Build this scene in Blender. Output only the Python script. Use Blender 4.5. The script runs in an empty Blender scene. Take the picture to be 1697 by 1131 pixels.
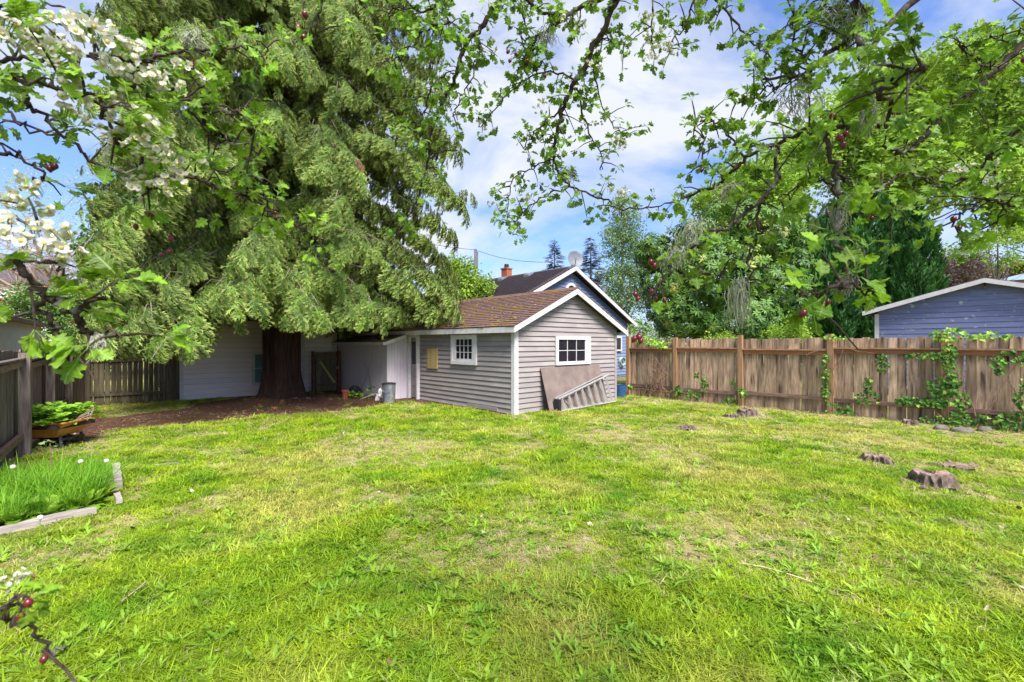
import bpy, math, random
import numpy as np
from mathutils import Vector, Matrix, Euler
random.seed(7); rng = np.random.default_rng(7)
C = bpy.context.scene.collection
SC = bpy.context.scene
# ---------------------------------------------------------------- camera
F, CX, HV, CH = 768.0, 848.5, 570.0, 1.6        # focal length in photo pixels, centre, horizon row, eye height
cam = bpy.data.cameras.new('camera'); camo = bpy.data.objects.new('camera', cam); C.objects.link(camo)
cam.sensor_width = 36; cam.lens = F/1697*36; cam.shift_y = 4.5/1697; cam.clip_start = .05; cam.clip_end = 2000
camo.location = (0, 0, CH); camo.rotation_euler = (math.pi/2, 0, 0)
cam.dof.use_dof = True; cam.dof.focus_distance = 7.0; cam.dof.aperture_fstop = 9
SC.camera = camo
SC.view_settings.view_transform = 'Standard'; SC.view_settings.look = 'None'
SC.view_settings.gamma = 1; SC.view_settings.exposure = 1.2
# ---------------------------------------------------------------- sky and sun
SUN_EL, SUN_DIR = 52.0, Vector((0.42, -0.90, 0)).normalized()
world = bpy.data.worlds.new('World'); SC.world = world; world.use_nodes = True
nt = world.node_tree; nt.nodes.clear()
def N(nt, t, **k):
    n = nt.nodes.new(t)
    for a, b in k.items(): setattr(n, a, b)
    return n
sky = N(nt, 'ShaderNodeTexSky', sky_type='NISHITA'); sky.sun_disc = False
sky.sun_elevation = math.radians(SUN_EL); sky.sun_rotation = math.atan2(SUN_DIR.x, SUN_DIR.y)
sky.air_density = 1.0; sky.dust_density = 1.5; sky.ozone_density = 1.0
bg = N(nt, 'ShaderNodeBackground'); bg.inputs[1].default_value = 0.098
out = N(nt, 'ShaderNodeOutputWorld')
tc = N(nt, 'ShaderNodeTexCoord'); mp = N(nt, 'ShaderNodeMapping'); mp.inputs['Scale'].default_value = (1.0, 1.0, 2.3)
mp.inputs['Location'].default_value = (0.35, 0.1, 0.25)
nz = N(nt, 'ShaderNodeTexNoise'); nz.inputs['Scale'].default_value = 2.3; nz.inputs['Detail'].default_value = 7; nz.inputs['Roughness'].default_value = .55
nz.inputs['Distortion'].default_value = .35
rp = N(nt, 'ShaderNodeValToRGB'); rp.color_ramp.elements[0].position = .41; rp.color_ramp.elements[1].position = .60
rp.color_ramp.elements[0].color = (.03, .03, .03, 1)
mx = N(nt, 'ShaderNodeMix', data_type='RGBA')
mx.inputs[7].default_value = (4.0, 4.2, 4.6, 1)
sk = N(nt, 'ShaderNodeMix', data_type='RGBA', blend_type='MULTIPLY'); sk.inputs[0].default_value = 1; sk.inputs[7].default_value = (.72, .88, 1.25, 1)
nt.links.new(tc.outputs['Generated'], mp.inputs[0]); nt.links.new(mp.outputs[0], nz.inputs[0]); nt.links.new(nz.outputs[0], rp.inputs[0])
nt.links.new(rp.outputs[0], mx.inputs[0]); nt.links.new(sky.outputs[0], sk.inputs[6]); nt.links.new(sk.outputs[2], mx.inputs[6])
nt.links.new(mx.outputs[2], bg.inputs[0]); nt.links.new(bg.outputs[0], out.inputs[0])
sun = bpy.data.lights.new('sun', 'SUN'); sun.energy = 4.1; sun.angle = math.radians(26); sun.color = (1, .96, .88)
suno = bpy.data.objects.new('sun', sun); C.objects.link(suno)
sv = SUN_DIR*math.cos(math.radians(SUN_EL)) + Vector((0, 0, math.sin(math.radians(SUN_EL))))
suno.rotation_euler = sv.to_track_quat('Z', 'Y').to_euler(); suno.location = (0, 0, 30)
SC.cycles.max_bounces = 6; SC.cycles.transparent_max_bounces = 6

# ================================================================ helpers
def P(u, v, d): return Vector(((u-CX)/F*d, d, CH-(v-HV)/F*d))       # a point at distance d
def G(u, v):                                                        # the ground point seen there
    d = CH*F/(v-HV); return Vector(((u-CX)/F*d, d, 0))
def vnoise(x, y, s=0):
    x = np.asarray(x, float); y = np.asarray(y, float)
    xi = np.floor(x); yi = np.floor(y); fx = x-xi; fy = y-yi
    def h(a, b): 
        r = np.sin(a*127.1+b*311.7+s*74.7)*43758.5453
        return r-np.floor(r)
    fx = fx*fx*(3-2*fx); fy = fy*fy*(3-2*fy)
    return (h(xi, yi)*(1-fx)+h(xi+1, yi)*fx)*(1-fy)+(h(xi, yi+1)*(1-fx)+h(xi+1, yi+1)*fx)*fy
def fbm(x, y, s=0): return .55*vnoise(x, y, s)+.28*vnoise(x*2.1, y*2.1, s+1)+.17*vnoise(x*4.3, y*4.3, s+2)
def inpoly(x, y, poly):
    x = np.asarray(x); y = np.asarray(y); r = np.zeros(x.shape, bool); n = len(poly)
    for i in range(n):
        x1, y1 = poly[i][:2]; x2, y2 = poly[(i+1) % n][:2]
        if y1 == y2: continue
        c = ((y1 > y) != (y2 > y)) & (x < (x2-x1)*(y-y1)/(y2-y1)+x1); r ^= c
    return r

# ---- materials
MATS = {}
def mat(name, c1, c2=None, scale=6, rough=.8, bump=.3, stretch=(1,1,1), coord='Object', c3=None, c3t=.62, c3scale=1.2, metal=0, rand=.0, detail=6, spec=.3, transl=0, tip=None, bdist=.01, alpha_rand=0):
    if name in MATS: return MATS[name]
    m = bpy.data.materials.new(name); m.use_nodes = True; t = m.node_tree; b = t.nodes['Principled BSDF']
    L = t.links.new
    c2 = c2 or c1
    tcn = N(t, 'ShaderNodeTexCoord'); g = N(t, 'ShaderNodeNewGeometry'); oi = N(t, 'ShaderNodeObjectInfo')
    src = g.outputs['Position'] if coord == 'World' else tcn.outputs[coord]
    if coord != 'World':
        a = N(t, 'ShaderNodeVectorMath', operation='MULTIPLY_ADD'); a.inputs[1].default_value = (1, 1, 1)
        cb = N(t, 'ShaderNodeCombineXYZ'); ml = N(t, 'ShaderNodeMath', operation='MULTIPLY'); ml.inputs[1].default_value = 37
        L(oi.outputs['Random'], ml.inputs[0])
        for i in range(3): L(ml.outputs[0], cb.inputs[i])
        L(src, a.inputs[0]); L(cb.outputs[0], a.inputs[2]); src = a.outputs[0]
    mpn = N(t, 'ShaderNodeMapping'); mpn.inputs['Scale'].default_value = stretch; L(src, mpn.inputs[0])
    n1 = N(t, 'ShaderNodeTexNoise'); n1.inputs['Scale'].default_value = scale; n1.inputs['Detail'].default_value = detail; n1.inputs['Roughness'].default_value = .6
    L(mpn.outputs[0], n1.inputs[0])
    r = N(t, 'ShaderNodeValToRGB'); r.color_ramp.elements[0].position = .32; r.color_ramp.elements[1].position = .68
    r.color_ramp.elements[0].color = (*c1, 1); r.color_ramp.elements[1].color = (*c2, 1); L(n1.outputs[0], r.inputs[0])
    col = r.outputs[0]
    if c3:
        n2 = N(t, 'ShaderNodeTexNoise'); n2.inputs['Scale'].default_value = c3scale; n2.inputs['Detail'].default_value = 5; L(mpn.outputs[0] if name in ('weathered_cedar', 'cedar_post') else src, n2.inputs[0])
        r2 = N(t, 'ShaderNodeValToRGB'); r2.color_ramp.elements[0].position = c3t-.07; r2.color_ramp.elements[1].position = c3t+.07; L(n2.outputs[0], r2.inputs[0])
        x = N(t, 'ShaderNodeMix', data_type='RGBA'); L(r2.outputs[0], x.inputs[0]); L(col, x.inputs[6]); x.inputs[7].default_value = (*c3, 1); col = x.outputs[2]
    if tip:
        at = N(t, 'ShaderNodeAttribute'); at.attribute_name = 'tip'
        x = N(t, 'ShaderNodeMix', data_type='RGBA'); L(at.outputs['Fac'], x.inputs[0]); L(col, x.inputs[6]); x.inputs[7].default_value = (*tip, 1); col = x.outputs[2]
    if rand:
        mr = N(t, 'ShaderNodeMapRange'); mr.inputs[3].default_value = 1-rand; mr.inputs[4].default_value = 1+rand; L(oi.outputs['Random'], mr.inputs[0])
        x = N(t, 'ShaderNodeVectorMath', operation='SCALE'); L(col, x.inputs[0]); L(mr.outputs[0], x.inputs['Scale']); col = x.outputs[0]
    L(col, b.inputs['Base Color'])
    b.inputs['Roughness'].default_value = rough; b.inputs['Metallic'].default_value = metal; b.inputs['Specular IOR Level'].default_value = spec
    if bump:
        bn = N(t, 'ShaderNodeBump'); bn.inputs['Strength'].default_value = bump; bn.inputs['Distance'].default_value = bdist; L(n1.outputs[0], bn.inputs['Height']); L(bn.outputs[0], b.inputs['Normal'])
    if transl:
        tr = N(t, 'ShaderNodeBsdfTranslucent'); ms = N(t, 'ShaderNodeMixShader'); ms.inputs[0].default_value = transl
        L(col, tr.inputs[0]); L(b.outputs[0], ms.inputs[1]); L(tr.outputs[0], ms.inputs[2]); L(ms.outputs[0], t.nodes['Material Output'].inputs[0])
    MATS[name] = m; return m

# ---- mesh builder
class MB:
    def __init__(s): s.v = []; s.f = []; s.tip = []; s.mi = []; s.cm = 0
    def add(s, vs, fs, tips=None):
        n = len(s.v); s.v += [tuple(p) for p in vs]; s.f += [tuple(i+n for i in f) for f in fs]; s.mi += [s.cm]*len(fs)
        s.tip += list(tips) if tips is not None else [0.]*len(vs); return s
    def box(s, a, b, M=None, jit=0):
        x0, y0, z0 = a; x1, y1, z1 = b
        vs = [(x0,y0,z0),(x1,y0,z0),(x1,y1,z0),(x0,y1,z0),(x0,y0,z1),(x1,y0,z1),(x1,y1,z1),(x0,y1,z1)]
        if jit: vs = [tuple(c+random.uniform(-jit, jit) for c in p) for p in vs]
        if M is not None: vs = [M @ Vector(p) for p in vs]
        return s.add(vs, [(0,3,2,1),(4,5,6,7),(0,1,5,4),(1,2,6,5),(2,3,7,6),(3,0,4,7)])
    def beam(s, p, q, w, h, up=(0,0,1)):                # a rectangular bar from p to q
        p = Vector(p); q = Vector(q); d = (q-p); l = d.length; d.normalize(); upv = Vector(up)
        if abs(d.dot(upv)) > .98: upv = Vector((1, 0, 0))
        sx = d.cross(upv).normalized(); uz = sx.cross(d).normalized()
        M = Matrix(((sx.x, d.x, uz.x, p.x), (sx.y, d.y, uz.y, p.y), (sx.z, d.z, uz.z, p.z), (0,0,0,1)))
        return s.box((-w/2, 0, -h/2), (w/2, l, h/2), M)
    def tube(s, pts, rad, n=6, cap=True):
        pts = [Vector(p) for p in pts]; k = len(pts)
        if not hasattr(rad, '__len__'): rad = [rad]*k
        vs = []; prev = None
        for i, p in enumerate(pts):
            d = (pts[min(i+1, k-1)]-pts[max(i-1, 0)])
            d = d.normalized() if d.length > 1e-9 else Vector((0,0,1))
            a = prev if prev is not None else (Vector((0,0,1)) if abs(d.z) < .9 else Vector((1,0,0)))
            a = (a-d*a.dot(d)); a = a.normalized() if a.length > 1e-6 else d.orthogonal().normalized(); prev = a; b = d.cross(a)
            for j in range(n):
                t = 2*math.pi*j/n; vs.append(p+(a*math.cos(t)+b*math.sin(t))*rad[i])
        fs = [(i*n+j, i*n+(j+1) % n, (i+1)*n+(j+1) % n, (i+1)*n+j) for i in range(k-1) for j in range(n)]
        if cap: fs += [tuple(range(n-1, -1, -1)), tuple(range((k-1)*n, k*n))]
        return s.add(vs, fs)
    def lathe(s, prof, n=20, c=(0,0,0)):
        vs = []; 
        for r, z in prof:
            for j in range(n):
                t = 2*math.pi*j/n; vs.append((c[0]+r*math.cos(t), c[1]+r*math.sin(t), c[2]+z))
        k = len(prof); fs = [(i*n+j, i*n+(j+1) % n, (i+1)*n+(j+1) % n, (i+1)*n+j) for i in range(k-1) for j in range(n)]
        return s.add(vs, fs)
    def prism(s, poly, axis, a, b):                     # polygon in the two other axes, extruded a..b
        n = len(poly); vs = []
        for w in (a, b):
            for p, q in poly:
                vs.append((w, p, q) if axis == 'x' else (p, w, q) if axis == 'y' else (p, q, w))
        fs = [tuple(range(n)), tuple(range(2*n-1, n-1, -1))]+[(i, (i+1) % n, n+(i+1) % n, n+i) for i in range(n)]
        return s.add(vs, fs)
    def blob(s, c, r, n=10, m=6, amp=.2, seed=0):
        rs = np.random.default_rng(seed); vs = []
        for i in range(m+1):
            ph = math.pi*i/m
            for j in range(n):
                th = 2*math.pi*j/n; k = 1+amp*(rs.random()-.5)*2*(math.sin(ph)**.5)
                vs.append((c[0]+r[0]*k*math.sin(ph)*math.cos(th), c[1]+r[1]*k*math.sin(ph)*math.sin(th), c[2]+r[2]*k*math.cos(ph)))
        fs = [(i*n+j, (i+1)*n+j, (i+1)*n+(j+1) % n, i*n+(j+1) % n) for i in range(m) for j in range(n)]
        return s.add(vs, fs)
    def mesh(s, name, m=None, smooth=False):
        me = bpy.data.meshes.new(name); me.from_pydata(s.v, [], s.f)
        for x in (m if isinstance(m, (list, tuple)) else [m]):
            if x: me.materials.append(x)
        if any(s.mi): me.polygons.foreach_set('material_index', s.mi)
        if any(s.tip):
            at = me.attributes.new('tip', 'FLOAT', 'POINT'); at.data.foreach_set('value', s.tip)
        if smooth: me.polygons.foreach_set('use_smooth', [True]*len(me.polygons))
        me.validate(); me.update(); return me
def link(name, me, parent=None, loc=None, rot=None, sc=None, label=None, kind=None):
    o = bpy.data.objects.new(name, me); C.objects.link(o)
    if parent: o.parent = parent
    if loc is not None: o.location = loc
    if rot is not None: o.rotation_euler = rot
    if sc is not None: o.scale = (sc,)*3 if not hasattr(sc, '__len__') else sc
    if label: o['label'] = label
    if kind: o['kind'] = kind
    return o
def part(name, mb, m, parent, smooth=False, label=None, kind=None, **k):
    return link(name, mb.mesh(name, m, smooth), parent, label=label, kind=kind, **k)
def thing(name, label, cat, loc=(0,0,0), rz=0, group=None):
    o = link(name, None, None, loc, (0, 0, rz)); o['label'] = label; o['category'] = cat
    if group: o['group'] = group
    return o
def tag(o, label, cat, group=None, kind=None):
    o['label'] = label; o['category'] = cat
    if group: o['group'] = group
    if kind: o['kind'] = kind
    return o

# ---- scatter: one object whose mesh holds template shapes and loose points; geometry nodes put a template on every point
def eulers(X, Y, Z):
    """columns X,Y,Z (n,3) -> XYZ euler"""
    sy = np.sqrt(X[:,0]**2+X[:,1]**2)
    return np.stack([np.arctan2(Y[:,2], Z[:,2]), np.arctan2(-X[:,2], sy), np.arctan2(X[:,1], X[:,0])], 1)
def nrm(a): return a/np.maximum(np.linalg.norm(a, axis=1, keepdims=True), 1e-9)
def orient(D, U):
    """template +Y along D, +Z as near U as possible"""
    Y = nrm(D); X = nrm(np.cross(Y, U)); Z = np.cross(X, Y); return eulers(X, Y, Z)
_ng = {}
def scatter_group(k):
    if k in _ng: return _ng[k]
    g = bpy.data.node_groups.new('scatter_%d' % k, 'GeometryNodeTree')
    g.interface.new_socket('Geometry', in_out='INPUT', socket_type='NodeSocketGeometry'); g.interface.new_socket('Geometry', in_out='OUTPUT', socket_type='NodeSocketGeometry')
    gi = N(g, 'NodeGroupInput'); go = N(g, 'NodeGroupOutput'); j = N(g, 'GeometryNodeJoinGeometry')
    def na(name, typ):
        n = N(g, 'GeometryNodeInputNamedAttribute', data_type=typ); n.inputs[0].default_value = name
        return [o for o in n.outputs if o.enabled and o.name == 'Attribute'][0]
    pk = na('pick', 'INT'); rot = na('rot', 'FLOAT_VECTOR'); scl = na('scl', 'FLOAT_VECTOR')
    def sep(val):
        c = N(g, 'FunctionNodeCompare', data_type='INT', operation='EQUAL'); ins = [i for i in c.inputs if i.enabled]
        g.links.new(pk, ins[0]); ins[1].default_value = val
        s = N(g, 'GeometryNodeSeparateGeometry', domain='POINT'); g.links.new(gi.outputs[0], s.inputs[0]); g.links.new(c.outputs[0], s.inputs[1]); return s.outputs[0]
    for i in range(k):
        ip = N(g, 'GeometryNodeInstanceOnPoints'); g.links.new(sep(i), ip.inputs['Points']); g.links.new(sep(-1-i), ip.inputs['Instance'])
        g.links.new(rot, ip.inputs['Rotation']); g.links.new(scl, ip.inputs['Scale']); g.links.new(ip.outputs[0], j.inputs[0])
    g.links.new(j.outputs[0], go.inputs[0]); _ng[k] = g; return g
def scatter(name, temps, pos, rot, scl, mats, parent=None, pick=None, kind='stuff', origin=None):
    pos = np.asarray(pos, float).reshape(-1, 3); n = len(pos)
    if origin is not None: pos = pos-np.asarray(origin, float)
    scl = np.asarray(scl, float)
    if scl.ndim == 1: scl = np.repeat(scl[:,None], 3, 1)
    if pick is None: pick = rng.integers(0, len(temps), n)
    vs = []; fs = []; tp = []; pks = []; mi = []; off = 0
    for i, t in enumerate(temps):
        vs.append(np.array(t.v, float)); fs += [tuple(a+off for a in f) for f in t.f]; tp.append(np.array(t.tip)); mi += t.mi
        pks.append(np.full(len(t.v), -1-i)); off += len(t.v)
    V = np.concatenate(vs+[pos]); TP = np.concatenate(tp+[np.zeros(n)]); PK = np.concatenate(pks+[pick]).astype(np.int32)
    R = np.concatenate([np.zeros((off, 3)), rot]); S = np.concatenate([np.ones((off, 3)), scl])
    me = bpy.data.meshes.new(name); me.from_pydata(V.tolist(), [], fs)
    for m in (mats if isinstance(mats, (list, tuple)) else [mats]): me.materials.append(m)
    me.polygons.foreach_set('material_index', mi)
    for nm, ty, fld, dat in (('tip','FLOAT','value',TP), ('pick','INT','value',PK), ('rot','FLOAT_VECTOR','vector',R.ravel()), ('scl','FLOAT_VECTOR','vector',S.ravel())):
        a = me.attributes.new(nm, ty, 'POINT'); a.data.foreach_set(fld, dat)
    me.update(); o = link(name, me, parent, kind=kind)
    md = o.modifiers.new('scatter', 'NODES'); md.node_group = scatter_group(len(temps)); return o

# ================================================================ materials
WH = mat('white_paint', (.52,.49,.51), (.64,.61,.63), 8, .6, .15, c3=(.45,.42,.40), c3t=.68, c3scale=3)
SIDE = mat('grey_siding', (.235,.203,.205), (.295,.258,.258), 5, .7, .2, stretch=(.35,.35,5), rand=.06, c3=(.32,.29,.27), c3t=.6, c3scale=1.5)
SIDE_H = mat('pale_grey_siding', (.70,.61,.64), (.78,.71,.73), 5, .7, .2, stretch=(.4,.4,5), rand=.05)
PANEL = mat('grey_panel', (.58,.51,.57), (.66,.59,.65), 3, .75, .2, stretch=(3,3,.4))
DARK = mat('dark_backing', (.03,.028,.028), (.05,.045,.045), 6, .9, 0)
GLASS = mat('window_glass', (.010,.010,.016), (.016,.016,.024), 3, .06, 0, spec=.6)
BLUE = mat('blue_siding', (.15,.20,.34), (.18,.235,.39), 6, .7, .2, stretch=(.5,.5,5), rand=.07)
BLUEP = mat('peeling_blue_siding', (.155,.18,.35), (.21,.235,.43), 5, .7, .25, stretch=(.5,.5,4), rand=.13, c3=(.5,.5,.52), c3t=.67, c3scale=7)
SHING = mat('mossy_shingle', (.080,.048,.050), (.175,.105,.095), 9, .95, .5, c3=(.15,.085,.025), c3t=.56, c3scale=2.6, rand=0, coord='Object')
SHING2 = mat('dark_shingle', (.058,.045,.058), (.10,.078,.092), 9, .95, .4)
FW = mat('weathered_cedar', (.19,.12,.075), (.56,.40,.28), 9, .9, .5, stretch=(2.4,2.4,.30), rand=.34, c3=(.085,.05,.032), c3t=.60, c3scale=4.5)
FR = mat('reddish_cedar', (.24,.10,.05), (.38,.18,.10), 6, .85, .4, stretch=(.5,.5,3), rand=.12)
FP = mat('cedar_post', (.25,.135,.07), (.40,.24,.13), 7, .85, .4, stretch=(2,2,.3), rand=.12, c3=(.22,.20,.05), c3t=.66, c3scale=2)
FG = mat('old_grey_wood', (.060,.045,.040), (.25,.195,.17), 9, .92, .6, stretch=(2.5,2.5,.25), rand=.25)
FGR = mat('old_brown_rail', (.11,.065,.05), (.24,.155,.12), 9, .92, .6, stretch=(.5,.5,3), rand=.2)
FD = mat('dark_mossy_wood', (.055,.045,.03), (.15,.12,.075), 8, .92, .6, stretch=(2.5,2.5,.25), rand=.3)
BARK = mat('cedar_bark', (.016,.009,.007), (.075,.038,.028), 9, .95, 1.0, stretch=(2.5,2.5,.18), bdist=.05)
BARKH = mat('hawthorn_bark', (.016,.011,.010), (.075,.052,.042), 60, .9, .8, c3=(.26,.27,.22), c3t=.64, c3scale=22, bdist=.003)
BARKG = mat('grey_bark', (.12,.10,.08), (.26,.22,.18), 12, .9, .5)
TANB = mat('tan_twigs', (.26,.19,.15), (.40,.30,.24), 12, .9, .2)
LEAFH = mat('hawthorn_leaf', (.075,.20,.008), (.25,.42,.016), 9, .5, .15, rand=.6, transl=.42, spec=.35, coord='World')
def veins(m):
    t = m.node_tree; L = t.links.new; b = t.nodes['Principled BSDF']; src = b.inputs['Base Color'].links[0].from_socket
    tcn = N(t, 'ShaderNodeTexCoord'); sp = N(t, 'ShaderNodeSeparateXYZ'); L(tcn.outputs['Object'], sp.inputs[0])
    def M(op, a, b_=None, c=None):
        n = N(t, 'ShaderNodeMath', operation=op)
        for i, q in enumerate((a, b_, c)):
            if q is None: continue
            if isinstance(q, (int, float)): n.inputs[i].default_value = q
            else: L(q, n.inputs[i])
        return n.outputs[0]
    ax = M('ABSOLUTE', sp.outputs[0]); mid = M('LESS_THAN', ax, .022)
    fr_ = M('FRACT', M('MULTIPLY', M('SUBTRACT', sp.outputs[1], M('MULTIPLY', ax, .9)), 5.5)); sv_ = M('LESS_THAN', fr_, .12)
    v = M('MULTIPLY', M('MAXIMUM', mid, M('MULTIPLY', sv_, .6)), .55)
    x = N(t, 'ShaderNodeMix', data_type='RGBA'); L(v, x.inputs[0]); L(src, x.inputs[6]); x.inputs[7].default_value = (.42, .56, .16, 1)
    L(x.outputs[2], b.inputs['Base Color'])
    for n in t.nodes:
        if n.type == 'BSDF_TRANSLUCENT': L(x.outputs[2], n.inputs[0])
veins(LEAFH)
CEDL = mat('cedar_foliage', (.014,.058,.005), (.09,.18,.013), 1.6, .6, .0, coord='World', transl=.2, rand=.42, tip=(.50,.57,.16))
MAPL = mat('maple_leaves', (.18,.33,.03), (.36,.50,.07), .8, .55, 0, coord='World', transl=.4, rand=.25)
POPL = mat('poplar_leaves', (.16,.27,.09), (.28,.40,.17), .6, .6, 0, coord='World', transl=.35, rand=.2)
RHOL = mat('rhododendron_leaves', (.035,.10,.014), (.12,.23,.03), 1.2, .45, 0, coord='World', transl=.15, rand=.35, spec=.3, c3=(.30,.31,.07), c3t=.66, c3scale=1.3)
YEWL = mat('yew_needles', (.010,.060,.012), (.035,.125,.020), 1.6, .6, 0, coord='World', transl=.08, rand=.3, tip=(.06,.17,.03))
FIRL = mat('fir_needles', (.03,.06,.045), (.06,.10,.07), .5, .7, 0, coord='World', rand=.3)
FIRB = mat('brownish_fir_needles', (.09,.085,.07), (.16,.15,.12), .5, .7, 0, coord='World', rand=.3)
SHRL = mat('shrub_leaves', (.06,.14,.025), (.18,.28,.06), 1.5, .5, 0, coord='World', transl=.25, rand=.3)
PURL = mat('plum_leaves', (.13,.08,.085), (.27,.22,.19), 1.5, .6, 0, coord='World', transl=.2, rand=.3)
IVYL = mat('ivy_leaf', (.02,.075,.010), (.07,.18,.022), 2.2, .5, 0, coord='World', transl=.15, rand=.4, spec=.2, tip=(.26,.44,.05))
GRAS = mat('grass_blades', (.12,.27,.008), (.37,.47,.018), 1.5, .55, 0, coord='World', transl=.38, rand=.42, c3=(.44,.44,.09), c3t=.56, c3scale=.55, detail=4)
STRAW = mat('dry_grass', (.40,.34,.15), (.58,.50,.28), 4, .8, 0, coord='World', transl=.25, rand=.25)
WEED = mat('weed_leaves', (.13,.28,.016), (.28,.42,.035), 3, .5, 0, coord='World', transl=.3, rand=.25)
TALL = mat('tall_grass_blades', (.08,.24,.010), (.24,.46,.03), 3.5, .5, 0, coord='World', transl=.35, rand=.25)
PETAL = mat('white_petal', (.60,.60,.53), (.72,.72,.64), 60, .6, 0, transl=.3)
STAMEN = mat('yellow_stamen', (.42,.38,.10), (.5,.42,.15), 8, .7, 0)
BERRY = mat('red_berry', (.07,.004,.012), (.16,.006,.018), 20, .28, 0, spec=.6, rand=.3)
LICH = mat('grey_lichen', (.25,.27,.19), (.40,.42,.31), 30, .95, 0, transl=.15)
STUMPM = mat('stump_wood', (.045,.03,.026), (.22,.165,.14), 14, .9, .8, stretch=(1,1,.5), bdist=.02)
STUMPT = mat('stump_top', (.13,.08,.07), (.30,.20,.17), 20, .9, .6)
ROCK = mat('grey_rock', (.08,.065,.055), (.20,.17,.15), 8, .9, .6)
GREYP = mat('bleached_plank', (.24,.20,.19), (.44,.38,.36), 10, .9, .6, stretch=(.4,.4,3), rand=.08)
PLY = mat('plywood', (.13,.095,.085), (.20,.155,.14), 3.2, .85, .25, detail=8)
ALU = mat('ladder_metal', (.30,.28,.28), (.42,.40,.39), 10, .5, .1, metal=.2)
GALV = mat('galvanised_steel', (.16,.18,.23), (.34,.36,.42), 7, .45, .2, stretch=(2,2,.6), metal=.6, c3=(.42,.36,.30), c3t=.62, c3scale=7)
ORNG = mat('orange_barrow_paint', (.50,.19,.04), (.60,.27,.07), 6, .55, .15)
BLK = mat('black_plastic', (.012,.012,.014), (.03,.03,.035), 8, .5, .1)
TERRA = mat('terracotta', (.28,.065,.04), (.36,.10,.06), 8, .8, .1)
BRICK = mat('orange_brick', (.30,.085,.055), (.40,.13,.08), 12, .85, .3, rand=.1)
YPLY = mat('yellow_plywood', (.28,.19,.08), (.48,.36,.16), 5, .8, .3, stretch=(4,4,.4))
GREEN = mat('mossy_batten', (.22,.23,.07), (.34,.34,.13), 8, .85, .2)
BROWNP = mat('brown_post_paint', (.09,.025,.018), (.14,.045,.03), 8, .7, .2)
METALG = mat('grey_metal', (.13,.14,.17), (.18,.19,.23), 8, .5, .1)
POLE = mat('pole_wood', (.12,.11,.13), (.2,.18,.2), 8, .9, .2)
BEIGE = mat('pale_render', (.46,.45,.48), (.54,.52,.55), 3, .85, .1)
ROOFB = mat('brown_roofing', (.17,.10,.06), (.30,.18,.11), 6, .95, .5)
CURT = mat('teal_curtain', (.10,.20,.22), (.16,.28,.30), 5, .7, .1, stretch=(6,6,.4))
RUST = mat('dead_foliage', (.20,.10,.06), (.32,.19,.12), 6, .9, 0, transl=.2)
RED = mat('red_blossom', (.45,.03,.07), (.6,.06,.12), 8, .5, 0, transl=.2)
VINE = mat('ivy_stem', (.14,.075,.05), (.28,.17,.12), 14, .9, .4)
BINB = mat('blue_plastic', (.02,.06,.16), (.03,.08,.2), 5, .4, 0)

# ================================================================ ground
AR = math.atan2(.679, .734)                     # the yard's own axes: X along the shed gable, Y along its long wall
D1 = Vector((.734, .679, 0)).normalized(); D2 = Vector((-D1.y, D1.x, 0)); O0 = Vector((.06, 10.5, 0))
def W(x, y, z=0): return O0+D1*x+D2*y+Vector((0, 0, z))
TREE = Vector((-6.75, 13.5, 0))
dirt_px = [(60,742),(120,728),(165,722),(215,711),(330,702),(450,692),(560,682),(640,671),(690,667),(760,676),(853,690),(862,683),(770,669),(700,658),(640,650),(560,646),(430,655),(360,664),(300,676),(200,690),(100,694),(40,720)]
DIRT = [tuple(G(u, v)[:2]) for u, v in dirt_px]
bed_px = [(-120,905),(20,872),(158,842),(182,812),(190,785),(150,778),(100,783),(60,790),(-10,800),(-200,850)]
BED = [tuple(G(u, v)[:2]) for u, v in bed_px]
FA = G(1040, 655); FD_ = Vector((.679, -.734, 0)).normalized()         # right fence line
def fence_side(x, y): return (x-FA.x)*(.734)+(y-FA.y)*(.679)          # >0 beyond the right fence
def lf_side(x, y):                                                      # >0 inside the left fence
    return (x+7.03)*.785+(y-6.61)*.62
STUMPS = [(1548,802,.235,.14), (1455,766,.175,.09), (1140,711,.15,.07), (1238,688,.23,.15), (1213,692,.14,.08), (1584,776,.17,.05), (1507,704,.12,.10)]
def masks(x, y):
    wob = (fbm(x*1.3, y*1.3, 3)-.5)*.7
    wx, wy = x+wob, y+(fbm(x*1.3+9, y*1.3, 5)-.5)*.7
    dirt = inpoly(wx, wy, DIRT).astype(float)
    dry = np.clip((fbm(x*.55, y*.55, 11)-.50)*3.6, 0, .75); dry = np.maximum(dry, np.clip((fbm(x*2.3, y*2.3, 12)-.56)*5, 0, .8))
    fs = fence_side(x, y); dry = np.maximum(dry, np.clip(1.0-np.abs(fs+.35)/(.6+.7*fbm(x, y, 2)), 0, .95))
    for u, v, r, h in STUMPS[:6]:
        g = G(u, v); dd = np.hypot(x-g.x-.1, y-g.y); dry = np.maximum(dry, np.clip(1.15-dd/(r+.35+.5*vnoise(x*3, y*3, 8)), 0, .9))
    for u, v, r in ((1250,685,1.3), (1060,672,1.2), (160,850,.45), (60,880,.35), (1400,700,1.2), (1620,960,.5), (1600,1020,.3), (1180,720,1.0), (800,800,.5), (250,990,.22), (1330,960,.25)):
        g = G(u, v); dd = np.hypot(x-g.x, y-g.y); dry = np.maximum(dry, np.clip(1.1-dd/r-.5*vnoise(x*3, y*3, 4), 0, .8))
    return dirt, dry
def axis(a, b, s, far): 
    c = list(np.arange(a, b+1e-6, s)); e = s; lo = []; hi = []
    p = a
    while p > -far: e *= 1.45; p -= e; lo.append(p)
    e = s; p = b
    while p < far: e *= 1.45; p += e; hi.append(p)
    return np.array(lo[::-1]+c+hi)
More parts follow.
